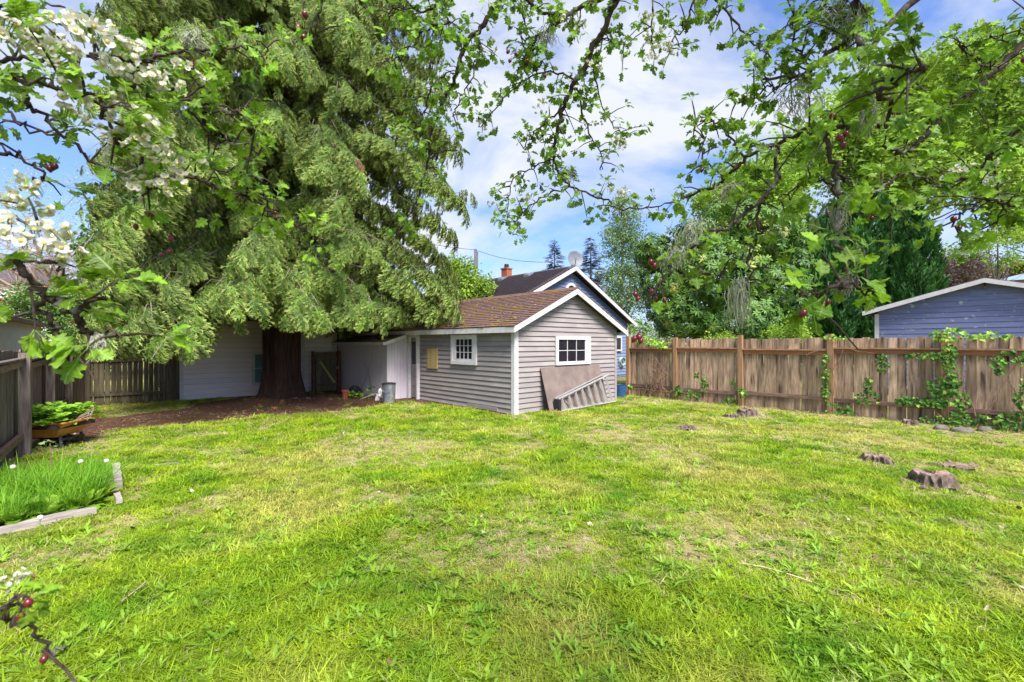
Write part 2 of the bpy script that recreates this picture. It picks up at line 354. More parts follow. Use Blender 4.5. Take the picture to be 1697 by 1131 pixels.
gx = axis(-13, 13, .11, 400); gy = axis(-1.0, 19, .11, 400); X, Y = np.meshgrid(gx, gy)
DI, DR = masks(X, Y)
Z = (fbm(X*.8, Y*.8, 20)-.5)*.05+(vnoise(X*5, Y*5, 21)-.5)*.012-.012
dt = np.hypot(X-TREE.x, Y-TREE.y); Z += .10*np.exp(-(dt/1.1)**2)
Z = np.where((np.abs(X) > 30) | (Y > 40) | (Y < -10), -.05, Z)
me = bpy.data.meshes.new('ground'); nx, ny = len(gx), len(gy)
idx = np.arange(nx*ny).reshape(ny, nx); faces = np.stack([idx[:-1,:-1], idx[:-1,1:], idx[1:,1:], idx[1:,:-1]], -1).reshape(-1, 4)
me.from_pydata(np.stack([X, Y, Z], -1).reshape(-1, 3).tolist(), [], faces.tolist())
for nm, dd in (('dirt', DI), ('dry', DR)):
    a = me.attributes.new(nm, 'FLOAT', 'POINT'); a.data.foreach_set('value', dd.ravel())
me.polygons.foreach_set('use_smooth', [True]*len(me.polygons))
gm = bpy.data.materials.new('lawn_soil'); gm.use_nodes = True; t = gm.node_tree; b = t.nodes['Principled BSDF']; b.inputs['Roughness'].default_value = .95; b.inputs['Specular IOR Level'].default_value = .1
def nodecol(sc, c1, c2, lo=.35, hi=.65):
    n = N(t, 'ShaderNodeTexNoise'); n.inputs['Scale'].default_value = sc; n.inputs['Detail'].default_value = 8; n.inputs['Roughness'].default_value = .65
    r = N(t, 'ShaderNodeValToRGB'); r.color_ramp.elements[0].position = lo; r.color_ramp.elements[1].position = hi
    r.color_ramp.elements[0].color = (*c1, 1); r.color_ramp.elements[1].color = (*c2, 1)
    gg = N(t, 'ShaderNodeNewGeometry'); t.links.new(gg.outputs['Position'], n.inputs[0]); t.links.new(n.outputs[0], r.inputs[0]); return n, r
n1, g1 = nodecol(26, (.07,.06,.02), (.22,.26,.05), .38, .62); n2, g2 = nodecol(14, (.045,.022,.014), (.14,.075,.05)); n3, g3 = nodecol(30, (.20,.15,.07), (.42,.36,.18))
a1 = N(t, 'ShaderNodeAttribute'); a1.attribute_name = 'dirt'; a2 = N(t, 'ShaderNodeAttribute'); a2.attribute_name = 'dry'
m1 = N(t, 'ShaderNodeMix', data_type='RGBA'); m2 = N(t, 'ShaderNodeMix', data_type='RGBA')
t.links.new(a2.outputs['Fac'], m1.inputs[0]); t.links.new(g1.outputs[0], m1.inputs[6]); t.links.new(g3.outputs[0], m1.inputs[7])
t.links.new(a1.outputs['Fac'], m2.inputs[0]); t.links.new(m1.outputs[2], m2.inputs[6]); t.links.new(g2.outputs[0], m2.inputs[7])
t.links.new(m2.outputs[2], b.inputs['Base Color'])
bn = N(t, 'ShaderNodeBump'); bn.inputs['Strength'].default_value = .8; bn.inputs['Distance'].default_value = .03; t.links.new(n1.outputs[0], bn.inputs['Height']); t.links.new(bn.outputs[0], b.inputs['Normal'])
me.materials.append(gm); go_ = link('ground', me, kind='structure')
def gz(x, y): return float((fbm(x*.8, y*.8, 20)-.5)*.05+(vnoise(x*5, y*5, 21)-.5)*.012-.012+.10*math.exp(-((math.hypot(x-TREE.x, y-TREE.y))/1.1)**2))

# ================================================================ building helpers
def clapboards(parent, m, x0, x1, z0, z1, step, face, clip=None, th=.030, name='siding_board', minlen=.15):
    """face: ('y', y, -1) boards run along x on the plane y facing -y; ('x', x, -1) boards run along y facing -x"""
    ax, w, sgn = face; z = z0; cache = {}
    while z < z1-.02:
        a, b = x0, x1; za, zb = z, min(z+step-.005, z1)  # gap above each board bares the dark backing, drawn in place of the lap shadow
        if clip:
            a, b = clip(x0, x1, zb)
            if b-a < minlen: z += step; continue
            a2, b2 = clip(x0, x1, za); 
        else: a2, b2 = a, b
        mb = MB(); w0 = w; w1 = w+sgn*th*.12; w2 = w+sgn*th
        def pt(l, ww, zz): return (l, ww, zz) if ax == 'y' else (ww, l, zz)
        j = random.uniform(-.003, .003)
        vs = [pt(a2, w0, za+j), pt(b2, w0, za), pt(b, w0, zb), pt(a, w0, zb), pt(a2, w2, za+j), pt(b2, w2, za-j), pt(b, w1, zb), pt(a, w1, zb)]
        mb.add(vs, [(0,1,2,3),(7,6,5,4),(0,4,5,1),(1,5,6,2),(2,6,7,3),(3,7,4,0)])
        part(name, mb, m, parent); z += step
def window(parent, a, b, z0, z1, plane, cols, rows, fr=.09, sill=True, ax='y', glass=GLASS, sgn=-1, inset=(0,0,0,0), paint=WH):
    """frame of four boards proud of the wall, sash bars and one pane per light"""
    w = plane+sgn*.031; d = sgn*.045
    def bx(mb, l0, l1, q0, q1, w0, w1):
        lo, hi = min(w0, w1), max(w0, w1)
        if ax == 'y': mb.box((l0, lo, q0), (l1, hi, q1))
        else: mb.box((lo, l0, q0), (hi, l1, q1))
    f = MB(); bx(f, a, b, z1-fr, z1, w, w+d); bx(f, a, b, z0, z0+fr, w, w+d*1.15); bx(f, a, a+fr, z0+fr, z1-fr, w, w+d); bx(f, b-fr, b, z0+fr, z1-fr, w, w+d)
    win = part('window', f, paint, parent)
    ia, ib, i0, i1 = a+fr+inset[0], b-fr-inset[1], z0+fr+inset[2], z1-fr-inset[3]
    if any(inset):
        s = MB(); 
        if inset[0]: bx(s, a+fr, ia, z0+fr, z1-fr, w, w+d*.7)
        if inset[1]: bx(s, ib, b-fr, z0+fr, z1-fr, w, w+d*.7)
        if inset[2]: bx(s, ia, ib, z0+fr, i0, w, w+d*.7)
        if inset[3]: bx(s, ia, ib, i1, z1-fr, w, w+d*.7)
        part('sash', s, paint, win)
    bw = .015; mu = MB(); cw = (ib-ia)/cols; rh = (i1-i0)/rows
    for i in range(1, cols): bx(mu, ia+cw*i-bw/2, ia+cw*i+bw/2, i0, i1, w+sgn*.004, w+d*.55)
    for i in range(1, rows):
        for c in range(cols): bx(mu, ia+cw*c+bw/2, ia+cw*(c+1)-bw/2, i0+rh*i-bw/2, i0+rh*i+bw/2, w+sgn*.004, w+d*.52)
    if mu.v: part('muntin', mu, paint, win)
    for c in range(cols):
        for r in range(rows):
            q = MB(); bx(q, ia+cw*c+.002, ia+cw*(c+1)-.002, i0+rh*r+.002, i0+rh*(r+1)-.002, w+sgn*.006, w+sgn*(.011+.001*random.random())); part('pane', q, glass, win)
    return win
def shingles(parent, m, y0, y1, xe, ze, xr, zr, expo=.13, wid=.26, name='shingles', th=.010, rnd=.004):
    """joined shingles on one slope: eave line x=xe,z=ze to ridge x=xr,z=zr, running along y"""
    L = math.hypot(xr-xe, zr-ze); ux, uz = (xr-xe)/L, (zr-ze)/L; nxx, nzz = -uz*(1 if xr > xe else -1), abs(ux); mb = MB()
    rows = int(L/expo)+1
    for r in range(rows):
        s0 = r*expo; s1 = min(s0+expo*1.15, L); y = y0-(wid/2 if r % 2 else 0)-random.random()*.03
        while y < y1:
            w = wid*random.uniform(.8, 1.2); a, b_ = max(y+.003, y0), min(y+w-.003, y1); y += w
            if b_-a < .02: continue
            t0 = th*2.0+random.uniform(0, rnd); t1 = th*.4; s = s0+random.uniform(-.008, .008)
            def q(ss, yy, tt): return (xe+ux*ss+nxx*tt, yy, ze+uz*ss+nzz*tt)
            vs = [q(s,a,0), q(s,b_,0), q(s1,b_,0), q(s1,a,0), q(s,a,t0), q(s,b_,t0), q(s1,b_,t1), q(s1,a,t1)]
            mb.add(vs, [(4,5,6,7),(0,1,5,4),(1,2,6,5),(3,0,4,7)])
    return part(name, mb, m, parent, kind='stuff')
def slab(mb, y0, y1, pts):                     # extruded xz polygon along y
    return mb.prism([(p[0], p[1]) for p in pts], 'y', y0, y1)

# ================================================================ garden shed
shed = thing('garden_shed', 'grey clapboard garden shed with mossy brown shingle roof in the middle of the yard', 'shed', O0, AR)
SW, SL, SH, RZ = 3.92, 7.9, 1.97, 3.0; SLP = (RZ-2.0)/(SW/2+.2)
core = MB(); core.prism([(0.0,-.05),(SW,-.05),(SW,1.99),(SW/2,2.88),(0,1.99)], 'y', 0, SL); part('wall', core, DARK, shed)
def gclip(a, b, z):
    if z < 2.02: return a, b
    k = (z-2.02)/SLP; return a+k, b-k
clapboards(shed, SIDE, .0, SW, .0, 2.86, .119, ('y', -.004, -1), gclip)
clapboards(shed, SIDE, .0, 3.98, .0, 1.96, .119, ('x', -.004, -1))
tr = MB(); tr.box((-.035,-.035,-.03),(.0,.08,1.99)); tr.box((0,-.035,-.03),(.085,-.004,1.99)); part('corner_board', tr, WH, shed)
tr = MB(); tr.box((SW-.08,-.034,-.03),(SW+.02,-.004,2.0)); tr.box((SW,-.004,-.03),(SW+.02,.08,2.0)); part('corner_board', tr, SIDE, shed)
# roof boards, fascia, rakes
for sgn, nm in ((1, 'left'), (-1, 'right')):
    xe = -.2 if sgn == 1 else SW+.2; mb = MB()
    slab(mb, -.2, SL+.2, [(xe, 1.93), (SW/2, RZ-.07), (SW/2, RZ-.02), (xe, 1.98)]); part('roof_deck', mb, DARK, shed)
    sh_ = shingles(shed, SHING, -.235, SL+.2, xe-sgn*.03, 1.985, SW/2, RZ)
    mb = MB(); lo = (xe, 1.845); hi = (SW/2, RZ-.145)
    slab(mb, -.232, -.2, [(xe-sgn*.02, 1.85), (SW/2, RZ-.145), (SW/2, RZ-.012), (xe-sgn*.02, 1.975)]); part('rake_board', mb, WH, shed)
    mb = MB(); mb.box((xe-.022 if sgn == 1 else xe, -.2, 1.85), (xe if sgn == 1 else xe+.022, SL+.2, 1.978)); part('fascia', mb, WH, shed)
    mb = MB(); x0_, x1_ = (xe, 0) if sgn == 1 else (SW, xe); mb.box((x0_, -.19, 1.90), (x1_, SL+.1, 1.915)); part('soffit', mb, SIDE, shed)
cap = MB(); y = -.24
while y < SL: cap.prism([(SW/2-.12, RZ-.045), (SW/2, RZ+.035), (SW/2+.12, RZ-.045), (SW/2+.11, RZ-.055), (SW/2, RZ+.01), (SW/2-.11, RZ-.055)], 'y', y, y+.26); y += .27
part('ridge_cap', cap, SHING, shed, kind='stuff')
window(shed, 1.33, 2.69, 1.07, 1.79, -.004, 3, 2, fr=.085, inset=(0, .13, .0, 0))
window(shed, 1.31, 2.38, 1.07, 1.83, -.004, 4, 3, fr=.085, ax='x', inset=(.10, .12, .06, .03))
pp = MB(); pp.box((-.06, 3.05, .91), (-.028, 3.57, 1.47)); part('patch_panel', pp, YPLY, shed, label='yellowed plywood patch screwed to the shed siding')
# door in the long wall
dr = MB(); dr.box((-.012, 4.08, .02), (-.004, 4.50, 1.78)); door = part('door', dr, SIDE, shed)
for z0, z1 in ((.12,.32), (.38,.58), (.64,.84)):
    q = MB(); q.box((-.024, 4.15, z0), (-.013, 4.44, z1)); part('door_panel', q, SIDE, door)
q = MB(); q.box((-.02, 4.15, 1.0), (-.013, 4.44, 1.66)); part('pane', q, GLASS, door)
q = MB(); q.tube([(-.03,4.13,.93),(-.07,4.13,.93)], .02, 8); part('door_knob', q, METALG, door)
fr = MB(); fr.box((-.10, 4.0, -.02), (.0, 4.08, 1.86)); fr.box((-.10, 4.5, -.02), (0, 4.58, 1.86)); fr.box((-.10, 4.08, 1.78), (0, 4.5, 1.86)); part('door_frame', fr, WH, shed)
vt = MB(); vt.box((-.05, .55, .01), (-.028, 1.7, .10)); part('foundation_vent', vt, SIDE, shed)
# moss lumps on the roof
mt = []
for s in range(3):
    m_ = MB(); m_.blob((0,0,0), (.03,.045,.014), 7, 4, .5, s); mt.append(m_)
n = 520; ys = rng.uniform(0, SL, n); ss = rng.random(n)**1.3
keep = fbm(ys*1.6, ss*3, 40) > .47; ys, ss = ys[keep], ss[keep]; xs = -.2+ss*(SW/2+.2); zs = 2.0+ss*1.0+.012
MOSS = mat('moss', (.15,.09,.02), (.24,.17,.03), 6, .95, .5)
scatter('moss', mt, np.stack([xs, ys, zs], 1), np.stack([np.zeros(len(xs)), -.43+np.zeros(len(xs)), rng.uniform(0, 6, len(xs))], 1), rng.uniform(.5, 1.2, len(xs)), MOSS, shed)

# plywood sheet and stepladder leaning on the gable
ply = MB(); ply.beam((1.93, -.36, .0), (1.93, -.055, 1.03), 2.3, .016, up=(0,-1,0))
o = part('plywood_sheet', ply, PLY, None); o.location = O0; o.rotation_euler = (0, 0, AR); tag(o, 'weathered brown plywood sheet leaning on the shed gable behind the ladder', 'plywood')
lad = thing('step_ladder', 'grey aluminium step ladder lying on its side against the plywood sheet', 'ladder', O0, AR)
def LR(x, k):   # point on the ladder plane: x along, k 0 bottom rail .. 1 top rail
    h = .27+(x-1.0)/2.15*.42; return Vector((x, -.50+k*h*.32, .03+k*h+.02*(x-1)))
for k in (0, 1):
    q = MB(); q.beam(LR(1.0, k), LR(3.18, k), .03, .075, up=(0,-1,.3)); part('rail', q, ALU, lad)
    q = MB(); q.beam(LR(1.02, k)+Vector((0,.10,.0)), LR(3.12, k)+Vector((0,.12,.02 if k else 0)), .022, .03); part('rear_rail', q, ALU, lad)
for i, x in enumerate(np.linspace(1.16, 3.06, 8)):
    q = MB(); q.beam(LR(x, .03), LR(x-.02, .97), .02, .05, up=(.35,-1,0)); part('step', q, ALU, lad)
for x in (1.5, 2.4, 3.0):
    q = MB(); q.beam(LR(x, .05)+Vector((0,.09,0)), LR(x-.22, .9)+Vector((0,.11,0)), .012, .016); part('brace', q, ALU, lad)
q = MB(); q.box((.93,-.52,.0), (1.0,-.34,.30)); part('ladder_top', q, BLK, lad)

# ================================================================ lean-to and grey house
lt = thing('lean_to', 'low grey panelled lean-to between the shed door and the grey house', 'lean-to', O0, AR)
LX, LY0, LY1 = -.70, 4.62, 8.2
y = LY0; 
while y < LY1-.01:
    y2 = min(y+.30, LY1); q = MB(); q.box((LX-.016, y+.003, 0), (LX, y2-.003, 1.62)); part('wall_panel', q, PANEL, lt); y = y2
x = LX
while x < -.02:
    x2 = min(x+.10, -.01); q = MB(); q.prism([(x+.002, -.02), (x2-.002, -.02), (x2-.002, 1.66+(x2-LX)*.45), (x+.002, 1.66+(x-LX)*.45)], 'y', LY0-.014, LY0); part('wall_board', q, PANEL, lt); x = x2
q = MB(); q.prism([(LX, 0), (-.004, 0), (-.004, 1.9), (LX, 1.6)], 'y', LY0, LY1-.01); part('wall', q, DARK, lt)
q = MB(); q.box((LX-.05, LY0-.05, 0), (LX-.016, LY0+.03, 1.64)); part('corner_board', q, WH, lt)
q = MB(); slab(q, LY0-.15, LY1, [(LX-.2, 1.60), (-.24, 1.83), (-.24, 1.87), (LX-.2, 1.64)]); part('roof_deck', q, DARK, lt)
shingles(lt, SHING, LY0-.15, LY1, LX-.22, 1.645, -.235, 1.875)
q = MB(); q.box((LX-.225, LY0-.15, 1.56), (LX-.2, LY1, 1.645)); part('fascia', q, WH, lt)
q = MB(); slab(q, LY0-.175, LY0-.15, [(LX-.2, 1.55), (-.24, 1.76), (-.24, 1.86), (LX-.2, 1.64)]); part('rake_board', q, WH, lt)
hs = thing('grey_house', 'pale grey clapboard house behind the big cedar trunk with a white framed window', 'house', O0, AR)
HX0, HX1, HY = -5.15, 2.0, 8.27
q = MB(); q.box((HX0, HY, -.05), (HX1, HY+6, 2.3)); part('wall', q, DARK, hs)
clapboards(hs, SIDE_H, HX0, -.72, .0, 2.3, .148, ('y', HY-.004, -1))
q = MB(); q.box((HX0-.03, HY-.04, 0), (HX0+.05, HY+.05, 2.3)); part('corner_board', q, WH, hs)
for x in (-1.86, -.82):
    q = MB(); q.box((x-.06, HY-.045, 0), (x+.05, HY-.027, 2.2)); part('trim_board', q, WH, hs)
window(hs, -3.36, -2.5, .33, 1.34, HY-.004, 1, 2, fr=.07, glass=CURT)
q = MB(); q.prism([(HY-.4, 2.22), (HY+3, 3.3), (HY+6.4, 2.22), (HY+6.4, 2.28), (HY+3, 3.37), (HY-.4, 2.28)], 'x', HX0-.35, HX1+.3); part('roof', q, SHING2, hs)
q = MB(); q.box((HX0-.35, HY-.425, 2.16), (HX1+.3, HY-.4, 2.28)); part('fascia', q, WH, hs)
# wooden gate in front of the house wall
gt = thing('wooden_gate', 'narrow dark board gate with a mossy diagonal brace between two brown posts', 'gate', O0, AR)
GY = HY-.55
for i in range(5):
    x = -1.62+i*.135; q = MB(); q.box((x+.002, GY, .04), (x+.133, GY+.02, 1.33+random.uniform(-.005,.005))); part('board', q, FD, gt)
for z in (.22, 1.05):
    q = MB(); q.box((-1.63, GY-.032, z), (-.94, GY-.003, z+.07)); part('rail', q, FD if z < 1 else FGR, gt)
q = MB(); q.beam((-1.50, GY-.018, 1.02), (-1.02, GY-.018, .30), .028, .07, up=(0,0,1)); part('brace', q, GREEN, gt)
for x, w in ((-1.75, .05), (-.93, .11)):
    q = MB(); q.box((x, GY-.05, 0), (x+w, GY+.05, 1.36)); part('post', q, BROWNP, gt)
q = MB(); q.box((-.96, GY-.045, .75), (-.90, GY-.052, .85)); part('latch', q, METALG, gt)

# ================================================================ fences
def board_mesh(w, h, th, m, name, dog=0):
    mb = MB(); j = lambda: random.uniform(-.004, .004)
    mb.add([(-w/2,0,0),(w/2+j(),0,0),(w/2+j(),th,0),(-w/2,th,0),(-w/2+dog,0,h+j()),(w/2-dog,0,h+j()),(w/2-dog,th,h),(-w/2+dog,th,h)], [(0,3,2,1),(4,5,6,7),(0,1,5,4),(1,2,6,5),(2,3,7,6),(3,0,4,7)])
    return mb.mesh(name, m)
rf = thing('wooden_fence', 'weathered brown board fence along the right side of the lawn with ivy on it', 'fence', FA, math.atan2(FD_.y, FD_.x))
def along(u, base=FA, d=FD_):
    r = (u-CX)/F; return (r*base.y-base.x)/(d.x-r*d.y)
posts = [along(u) for u in (1042, 1120, 1229, 1378, 1568)]; posts += [posts[-1]+2.35, posts[-1]+4.7]
FH = 1.72; bm_ = [board_mesh(w, FH, .018, FW, 'board') for w in (.125, .135, .145, .15)]
s = .0
while s < posts[-1]:
    k = random.randrange(4); w = (.125,.135,.145,.15)[k]
    o = link('board', bm_[k], rf, (s+w/2, .05+random.uniform(-.004,.004), random.uniform(-.02,.02)+.01), (random.uniform(-.008,.008), random.uniform(-.01,.01), random.uniform(-.02,.02)))
    s += w+random.choice((.003,.004,.006,.016))
for i, p in enumerate(posts):
    q = MB(); w = .07 if i not in (3,) else .08; h = 1.79+random.uniform(-.02,.05)
    q.box((-w,-.055,-.1), (w*.55,.045,h)); part('post', q, FP, rf, loc=(p,0,0), rot=(0, random.uniform(-.008,.008), 0))
for a, b_ in zip(posts[:-1], posts[1:]):
    for z, hh in ((1.36, .10), (.28, .085)):
        zz = random.uniform(-.025, .025)
        q = MB(); q.box((a+.04, -.0, z), (b_-.071, .038, z+hh)); part('rail', q, FR if z > 1 else FGR, rf, loc=(0,0,zz))
        if z > 1: q = MB(); q.box((a+.04, -.045, z+hh), (b_-.071, .04, z+hh+.03)); part('rail_cap', q, FP, rf, loc=(0,0,zz))
LFA = Vector((-5.2, 4.37, 0)); LFD = (Vector((-10.35, 10.75, 0))-Vector((-7.03, 6.61, 0))).normalized()
LFA = Vector((-7.03, 6.61, 0))-LFD*2.45
lf = thing('old_grey_fence', 'old silver grey board fence along the left edge beside the wheelbarrow', 'fence', LFA, math.atan2(LFD.y, LFD.x))
L_ = 2.45+(Vector((-10.35,10.75,0))-Vector((-7.03,6.61,0))).length
bl = [board_mesh(w, 1.5, .02, FG, 'board') for w in (.12, .14, .15)]; s = 0
while s < L_-.1:
    k = random.randrange(3); w = (.12,.14,.15)[k]; link('board', bl[k], lf, (s+w/2, .05, random.uniform(-.02,.02)), (0, random.uniform(-.012,.012), random.uniform(-.03,.03))); s += w+random.choice((.004,.008,.012))
for p in (0, 2.45, 4.9, L_-.02):
    q = MB(); q.box((-.065,-.12,-.1), (.065,.0,1.52 if p != 2.45 else 1.47)); part('post', q, FG, lf, loc=(p,0,0), rot=(0, random.uniform(-.015,.015), 0))
for a, b_ in ((0, 2.45), (2.45, 4.9), (4.9, L_)):
    for z in (1.27, .26):
        q = MB(); q.beam((a+.065, -.03, z+random.uniform(-.03,.03)), (b_-.065, -.03, z+.05+random.uniform(-.03,.03)), .05, .09, up=(0,0,1)); part('rail', q, FGR, lf)
        if z > 1: q = MB(); q.beam((a+.065, -.035, z+.085), (b_-.065, -.035, z+.115), .09, .025); part('rail_cap', q, FG, lf)
# corner leaf and back fence with gaps
pA, pB, pC = Vector((-10.28, 10.6, 0)), Vector((-11.05, 12.0, 0)), Vector((-9.42, 13.05, 0))
d = (pB-pA); cf = thing('corner_panel', 'dark upright board panel standing in the far left fence corner', 'fence panel', pA, math.atan2(d.y, d.x))
s = 0; bq = board_mesh(.2, 1.5, .022, FG, 'board')
while s < d.length-.1: link('board', bq, cf, (s+.1, -.01, 0), (0,0,random.uniform(-.02,.02))); s += .205
for z in (.3, 1.2):
    q = MB(); q.box((.02, .016, z), (d.length, .05, z+.08)); part('rail', q, FG, cf)
d = (pC-pB); bf = thing('back_fence', 'dark gappy picket fence closing the far left corner next to the grey house', 'fence', pB, math.atan2(d.y, d.x))
s = .04; bq = board_mesh(.10, 1.28, .018, FD, 'board')
while s < d.length-.1: link('board', bq, bf, (s+.05, .0, random.uniform(-.01,.02)), (0,random.uniform(-.008,.008),random.uniform(-.02,.02))); s += .1+random.choice((.006,.012,.02,.026))
for z in (.22, 1.12):
    q = MB(); q.box((.0, -.036, z), (d.length, -.003, z+.07)); part('rail', q, FD, bf)
for p in (.0, d.length-.12):
    q = MB(); q.box((p, -.06, 0), (p+.1, -.037, 1.34)); part('post', q, FD, bf)

# ================================================================ neighbouring buildings
bh0 = P(945, 570, 20); bh0.z = 0
bh = thing('blue_house', 'blue clapboard house with dark shingle roof and white rakes rising behind the shed', 'house', bh0, AR)
HWd, ER, EZ = 4.35, 4.95, 2.62
slope = (ER-EZ)/(HWd+.3)
q = MB(); q.prism([(-HWd,0),(HWd,0),(HWd,EZ),(0,ER-.2),(-HWd,EZ)], 'y', 0, 9.5); part('wall', q, BLUE, bh)
q = MB(); z = .1
while z < ER-.3:
    w = HWd if z < EZ else (ER-.25-z)/slope
    if w > .1:
        q.add([(-w,-.001,z),(w,-.001,z),(w,-.03,z),(-w,-.03,z),(-w+.17,-.004,z+.15),(w-.17,-.004,z+.15)] if z > EZ else [(-w,-.001,z),(w,-.001,z),(w,-.03,z),(-w,-.03,z),(-w,-.004,z+.15),(w,-.004,z+.15)], [(0,1,2,3),(3,2,5,4)])
    z += .15
part('siding', q, BLUE, bh, kind='stuff')
for sg in (1, -1):
    q = MB(); slab(q, -.3, 9.8, [(sg*(HWd+.35), EZ-.03), (0, ER-.06), (0, ER), (sg*(HWd+.35), EZ+.03)]); part('roof', q, SHING2, bh)
    q = MB(); slab(q, -.34, -.3, [(sg*(HWd+.35), EZ-.2), (0, ER-.22), (0, ER-.05), (sg*(HWd+.35), EZ-.03)]); part('rake_board', q, WH, bh)
q = MB()
for i in range(34):
    s0 = i*.14; xx = -(HWd+.35)+s0*math.cos(math.atan(slope)); zz = EZ+.03+s0*math.sin(math.atan(slope))
    if xx < 0: q.box((xx, -.33, zz+.004), (xx+.14, 9.8, zz+.022+.055))
part('shingles', q, SHING2, bh, kind='stuff')
q = MB(); 
vs = []; n = 10
for r_, yy in ((.36, -.06), (.25, -.06)):
    pass
for i in range(n):
    a0, a1 = math.pi*i/n, math.pi*(i+1)/n
    q.prism([(.27*math.cos(a0), 3.84+.27*math.sin(a0)), (.37*math.cos(a0), 3.84+.37*math.sin(a0)), (.37*math.cos(a1), 3.84+.37*math.sin(a1)), (.27*math.cos(a1), 3.84+.27*math.sin(a1))], 'y', -.09, -.03)
q.box((-.37,-.09,3.77),(.37,-.03,3.84)); aw = part('arched_window', q, WH, bh)
q = MB(); q.prism([(.265*math.cos(math.pi*i/n), 3.84+.265*math.sin(math.pi*i/n)) for i in range(n+1)], 'y', -.055, -.045); part('pane', q, GLASS, aw)
window(bh, 3.15, 3.75, 1.25, 1.95, -.03, 1, 1, fr=.07)
q = MB(); q.box((HWd-.08,-.05,0),(HWd+.03,-.031,EZ)); part('corner_board', q, WH, bh)
ch = MB(); ch.box((-.17, 3.9, ER-.5), (.17, 4.3, ER+.34)); chim = part('chimney', ch, BRICK, bh)
c2 = MB()
for i in range(9):
    z0 = ER-.18+i*.055; c2.box((-.173, 3.893, z0), (.173, 3.899, z0+.044))
part('brick_courses', c2, BRICK, chim, kind='stuff')
q = MB(); q.box((-.20,3.86,ER+.34),(.20,4.34,ER+.40)); part('chimney_cap', q, BRICK, chim)
q = MB(); q.lathe([(.12,0),(.12,.16),(.10,.2),(.0,.2)], 12, (0,4.1,ER+.40)); part('flue', q, BLK, chim)
for yy in (1.6, 3.4):
    s = -.75; zz = ER+s*slope*1.0; q = MB(); q.prism([(s-.2, zz-.08), (s+.16, zz+.12), (s+.14, zz+.24), (s-.2, zz+.1)], 'y', yy, yy+.32); part('roof_vent', q, METALG, bh)
dish = thing('satellite_dish', 'grey satellite dish on the peak of the blue house roof', 'satellite dish', bh0+D1*.22+D2*.1+Vector((0,0,ER-.1)))
q = MB(); q.lathe([(0,0),(.15,.012),(.28,.045),(.36,.085),(.37,.085),(.29,.035),(.15,0),(0,-.012)], 22); o = part('dish', q, METALG, dish, smooth=True); o.location = (0.12,-.05,.42); o.rotation_euler = (math.radians(78), math.radians(8), math.radians(18)); o.scale = (1,1,1)
q = MB(); q.tube([(0,0,-.25),(0,0,.2),(.1,0,.38)], .025, 8); part('mast', q, METALG, dish)
q = MB(); q.tube([(.12,-.02,.12),(.12,-.3,.22),(.12,-.42,.36)], .015, 6); q.box((.08,-.47,.33),(.16,-.40,.42)); part('receiver_arm', q, METALG, dish)
# bits beside the blue house
q = MB(); q.lathe([(0,.0),(.17,.02),(.20,.36),(.21,.38),(.19,.38),(.18,.33),(0,.3)], 16); o = part('blue_barrel', q, BINB, None); o.location = G(1027.5, 659); tag(o, 'blue plastic barrel in the gap between shed and fence', 'barrel')
q = MB()
for i in range(4): q.tube([(.2*math.cos(a), -.03*i, .2*math.sin(a)) for a in np.linspace(0, 2*math.pi, 14)], .014, 5)
o = part('garden_hose', q, mat('green_hose', (.3,.4,.3), (.4,.5,.38), 4, .5, 0), None); o.location = bh0+D1*3.75+D2*(-.08)+Vector((0,0,.75)); o.rotation_euler = (0,0,AR); tag(o, 'coiled garden hose hanging on the blue house wall', 'garden hose')
# blue garage right
gc = Vector((11.6, 14.8, 0)); bg_ = thing('blue_garage', 'blue plank garage with peeling paint and a white rake behind the right fence', 'garage', gc, math.atan2(-.734, .679))
GW, GE, GP = 4.9, 2.62, 3.36
q = MB(); q.prism([(0,0),(GW,0),(GW,GE-.05),(GW/2,GP-.1),(0,GE-.05)], 'y', 0, 5); part('wall', q, DARK, bg_)
def bclip(a, b, z):
    if z < GE: return a, b
    k = (z-GE)/(GP-GE)*GW/2; return a+k, b-k
clapboards(bg_, BLUEP, 0, GW, .2, GP-.08, .155, ('y', -.002, -1), bclip, th=.016)
for sg, xe, xr in ((1, -.28, GW/2), (-1, GW+.28, GW/2)):
    zz = GE-.085
    q = MB(); slab(q, -.28, 5.3, [(xe, zz+.04), (xr, GP+.02), (xr, GP+.08), (xe, zz+.10)]); part('roof', q, SHING2, bg_)
    q = MB(); slab(q, -.31, -.28, [(xe, zz-.04), (xr, GP-.07), (xr, GP+.055), (xe, zz+.09)]); part('rake_board', q, WH, bg_)
q = MB(); q.box((-.01,-.03,0),(.10,-.019,GE-.08)); part('corner_board', q, WH, bg_)
q = MB(); q.box((GW/2-.3,-.025,GP-.42),(GW/2+.02,-.0195,GP-.26)); part('repair_board', q, BLUE, bg_)
q = MB(); q.tube([(GW/2,-.03,GP-.1),(GW/2+.01,-.1,GP-.16),(GW/2,-.05,GP-.24)], .02, 6); part('hook', q, VINE, bg_)
nb = thing('brown_roofed_house', 'brown roofed house half hidden by trees beyond the blue garage', 'house', P(1690, 570, 34)*1.0, math.atan2(-.734,.679)); nb.location.z = 0
q = MB(); q.box((-4,0,0),(8,6,6.3)); part('wall', q, mat('brown_wall', (.12,.06,.06), (.16,.09,.08), 4), nb)
q = MB(); q.prism([(-5,6.1),(1.5,7.7),(8,6.1),(8,6.35),(1.5,7.95),(-5,6.35)], 'y', -.5, 6.5); part('roof', q, ROOFB, nb)
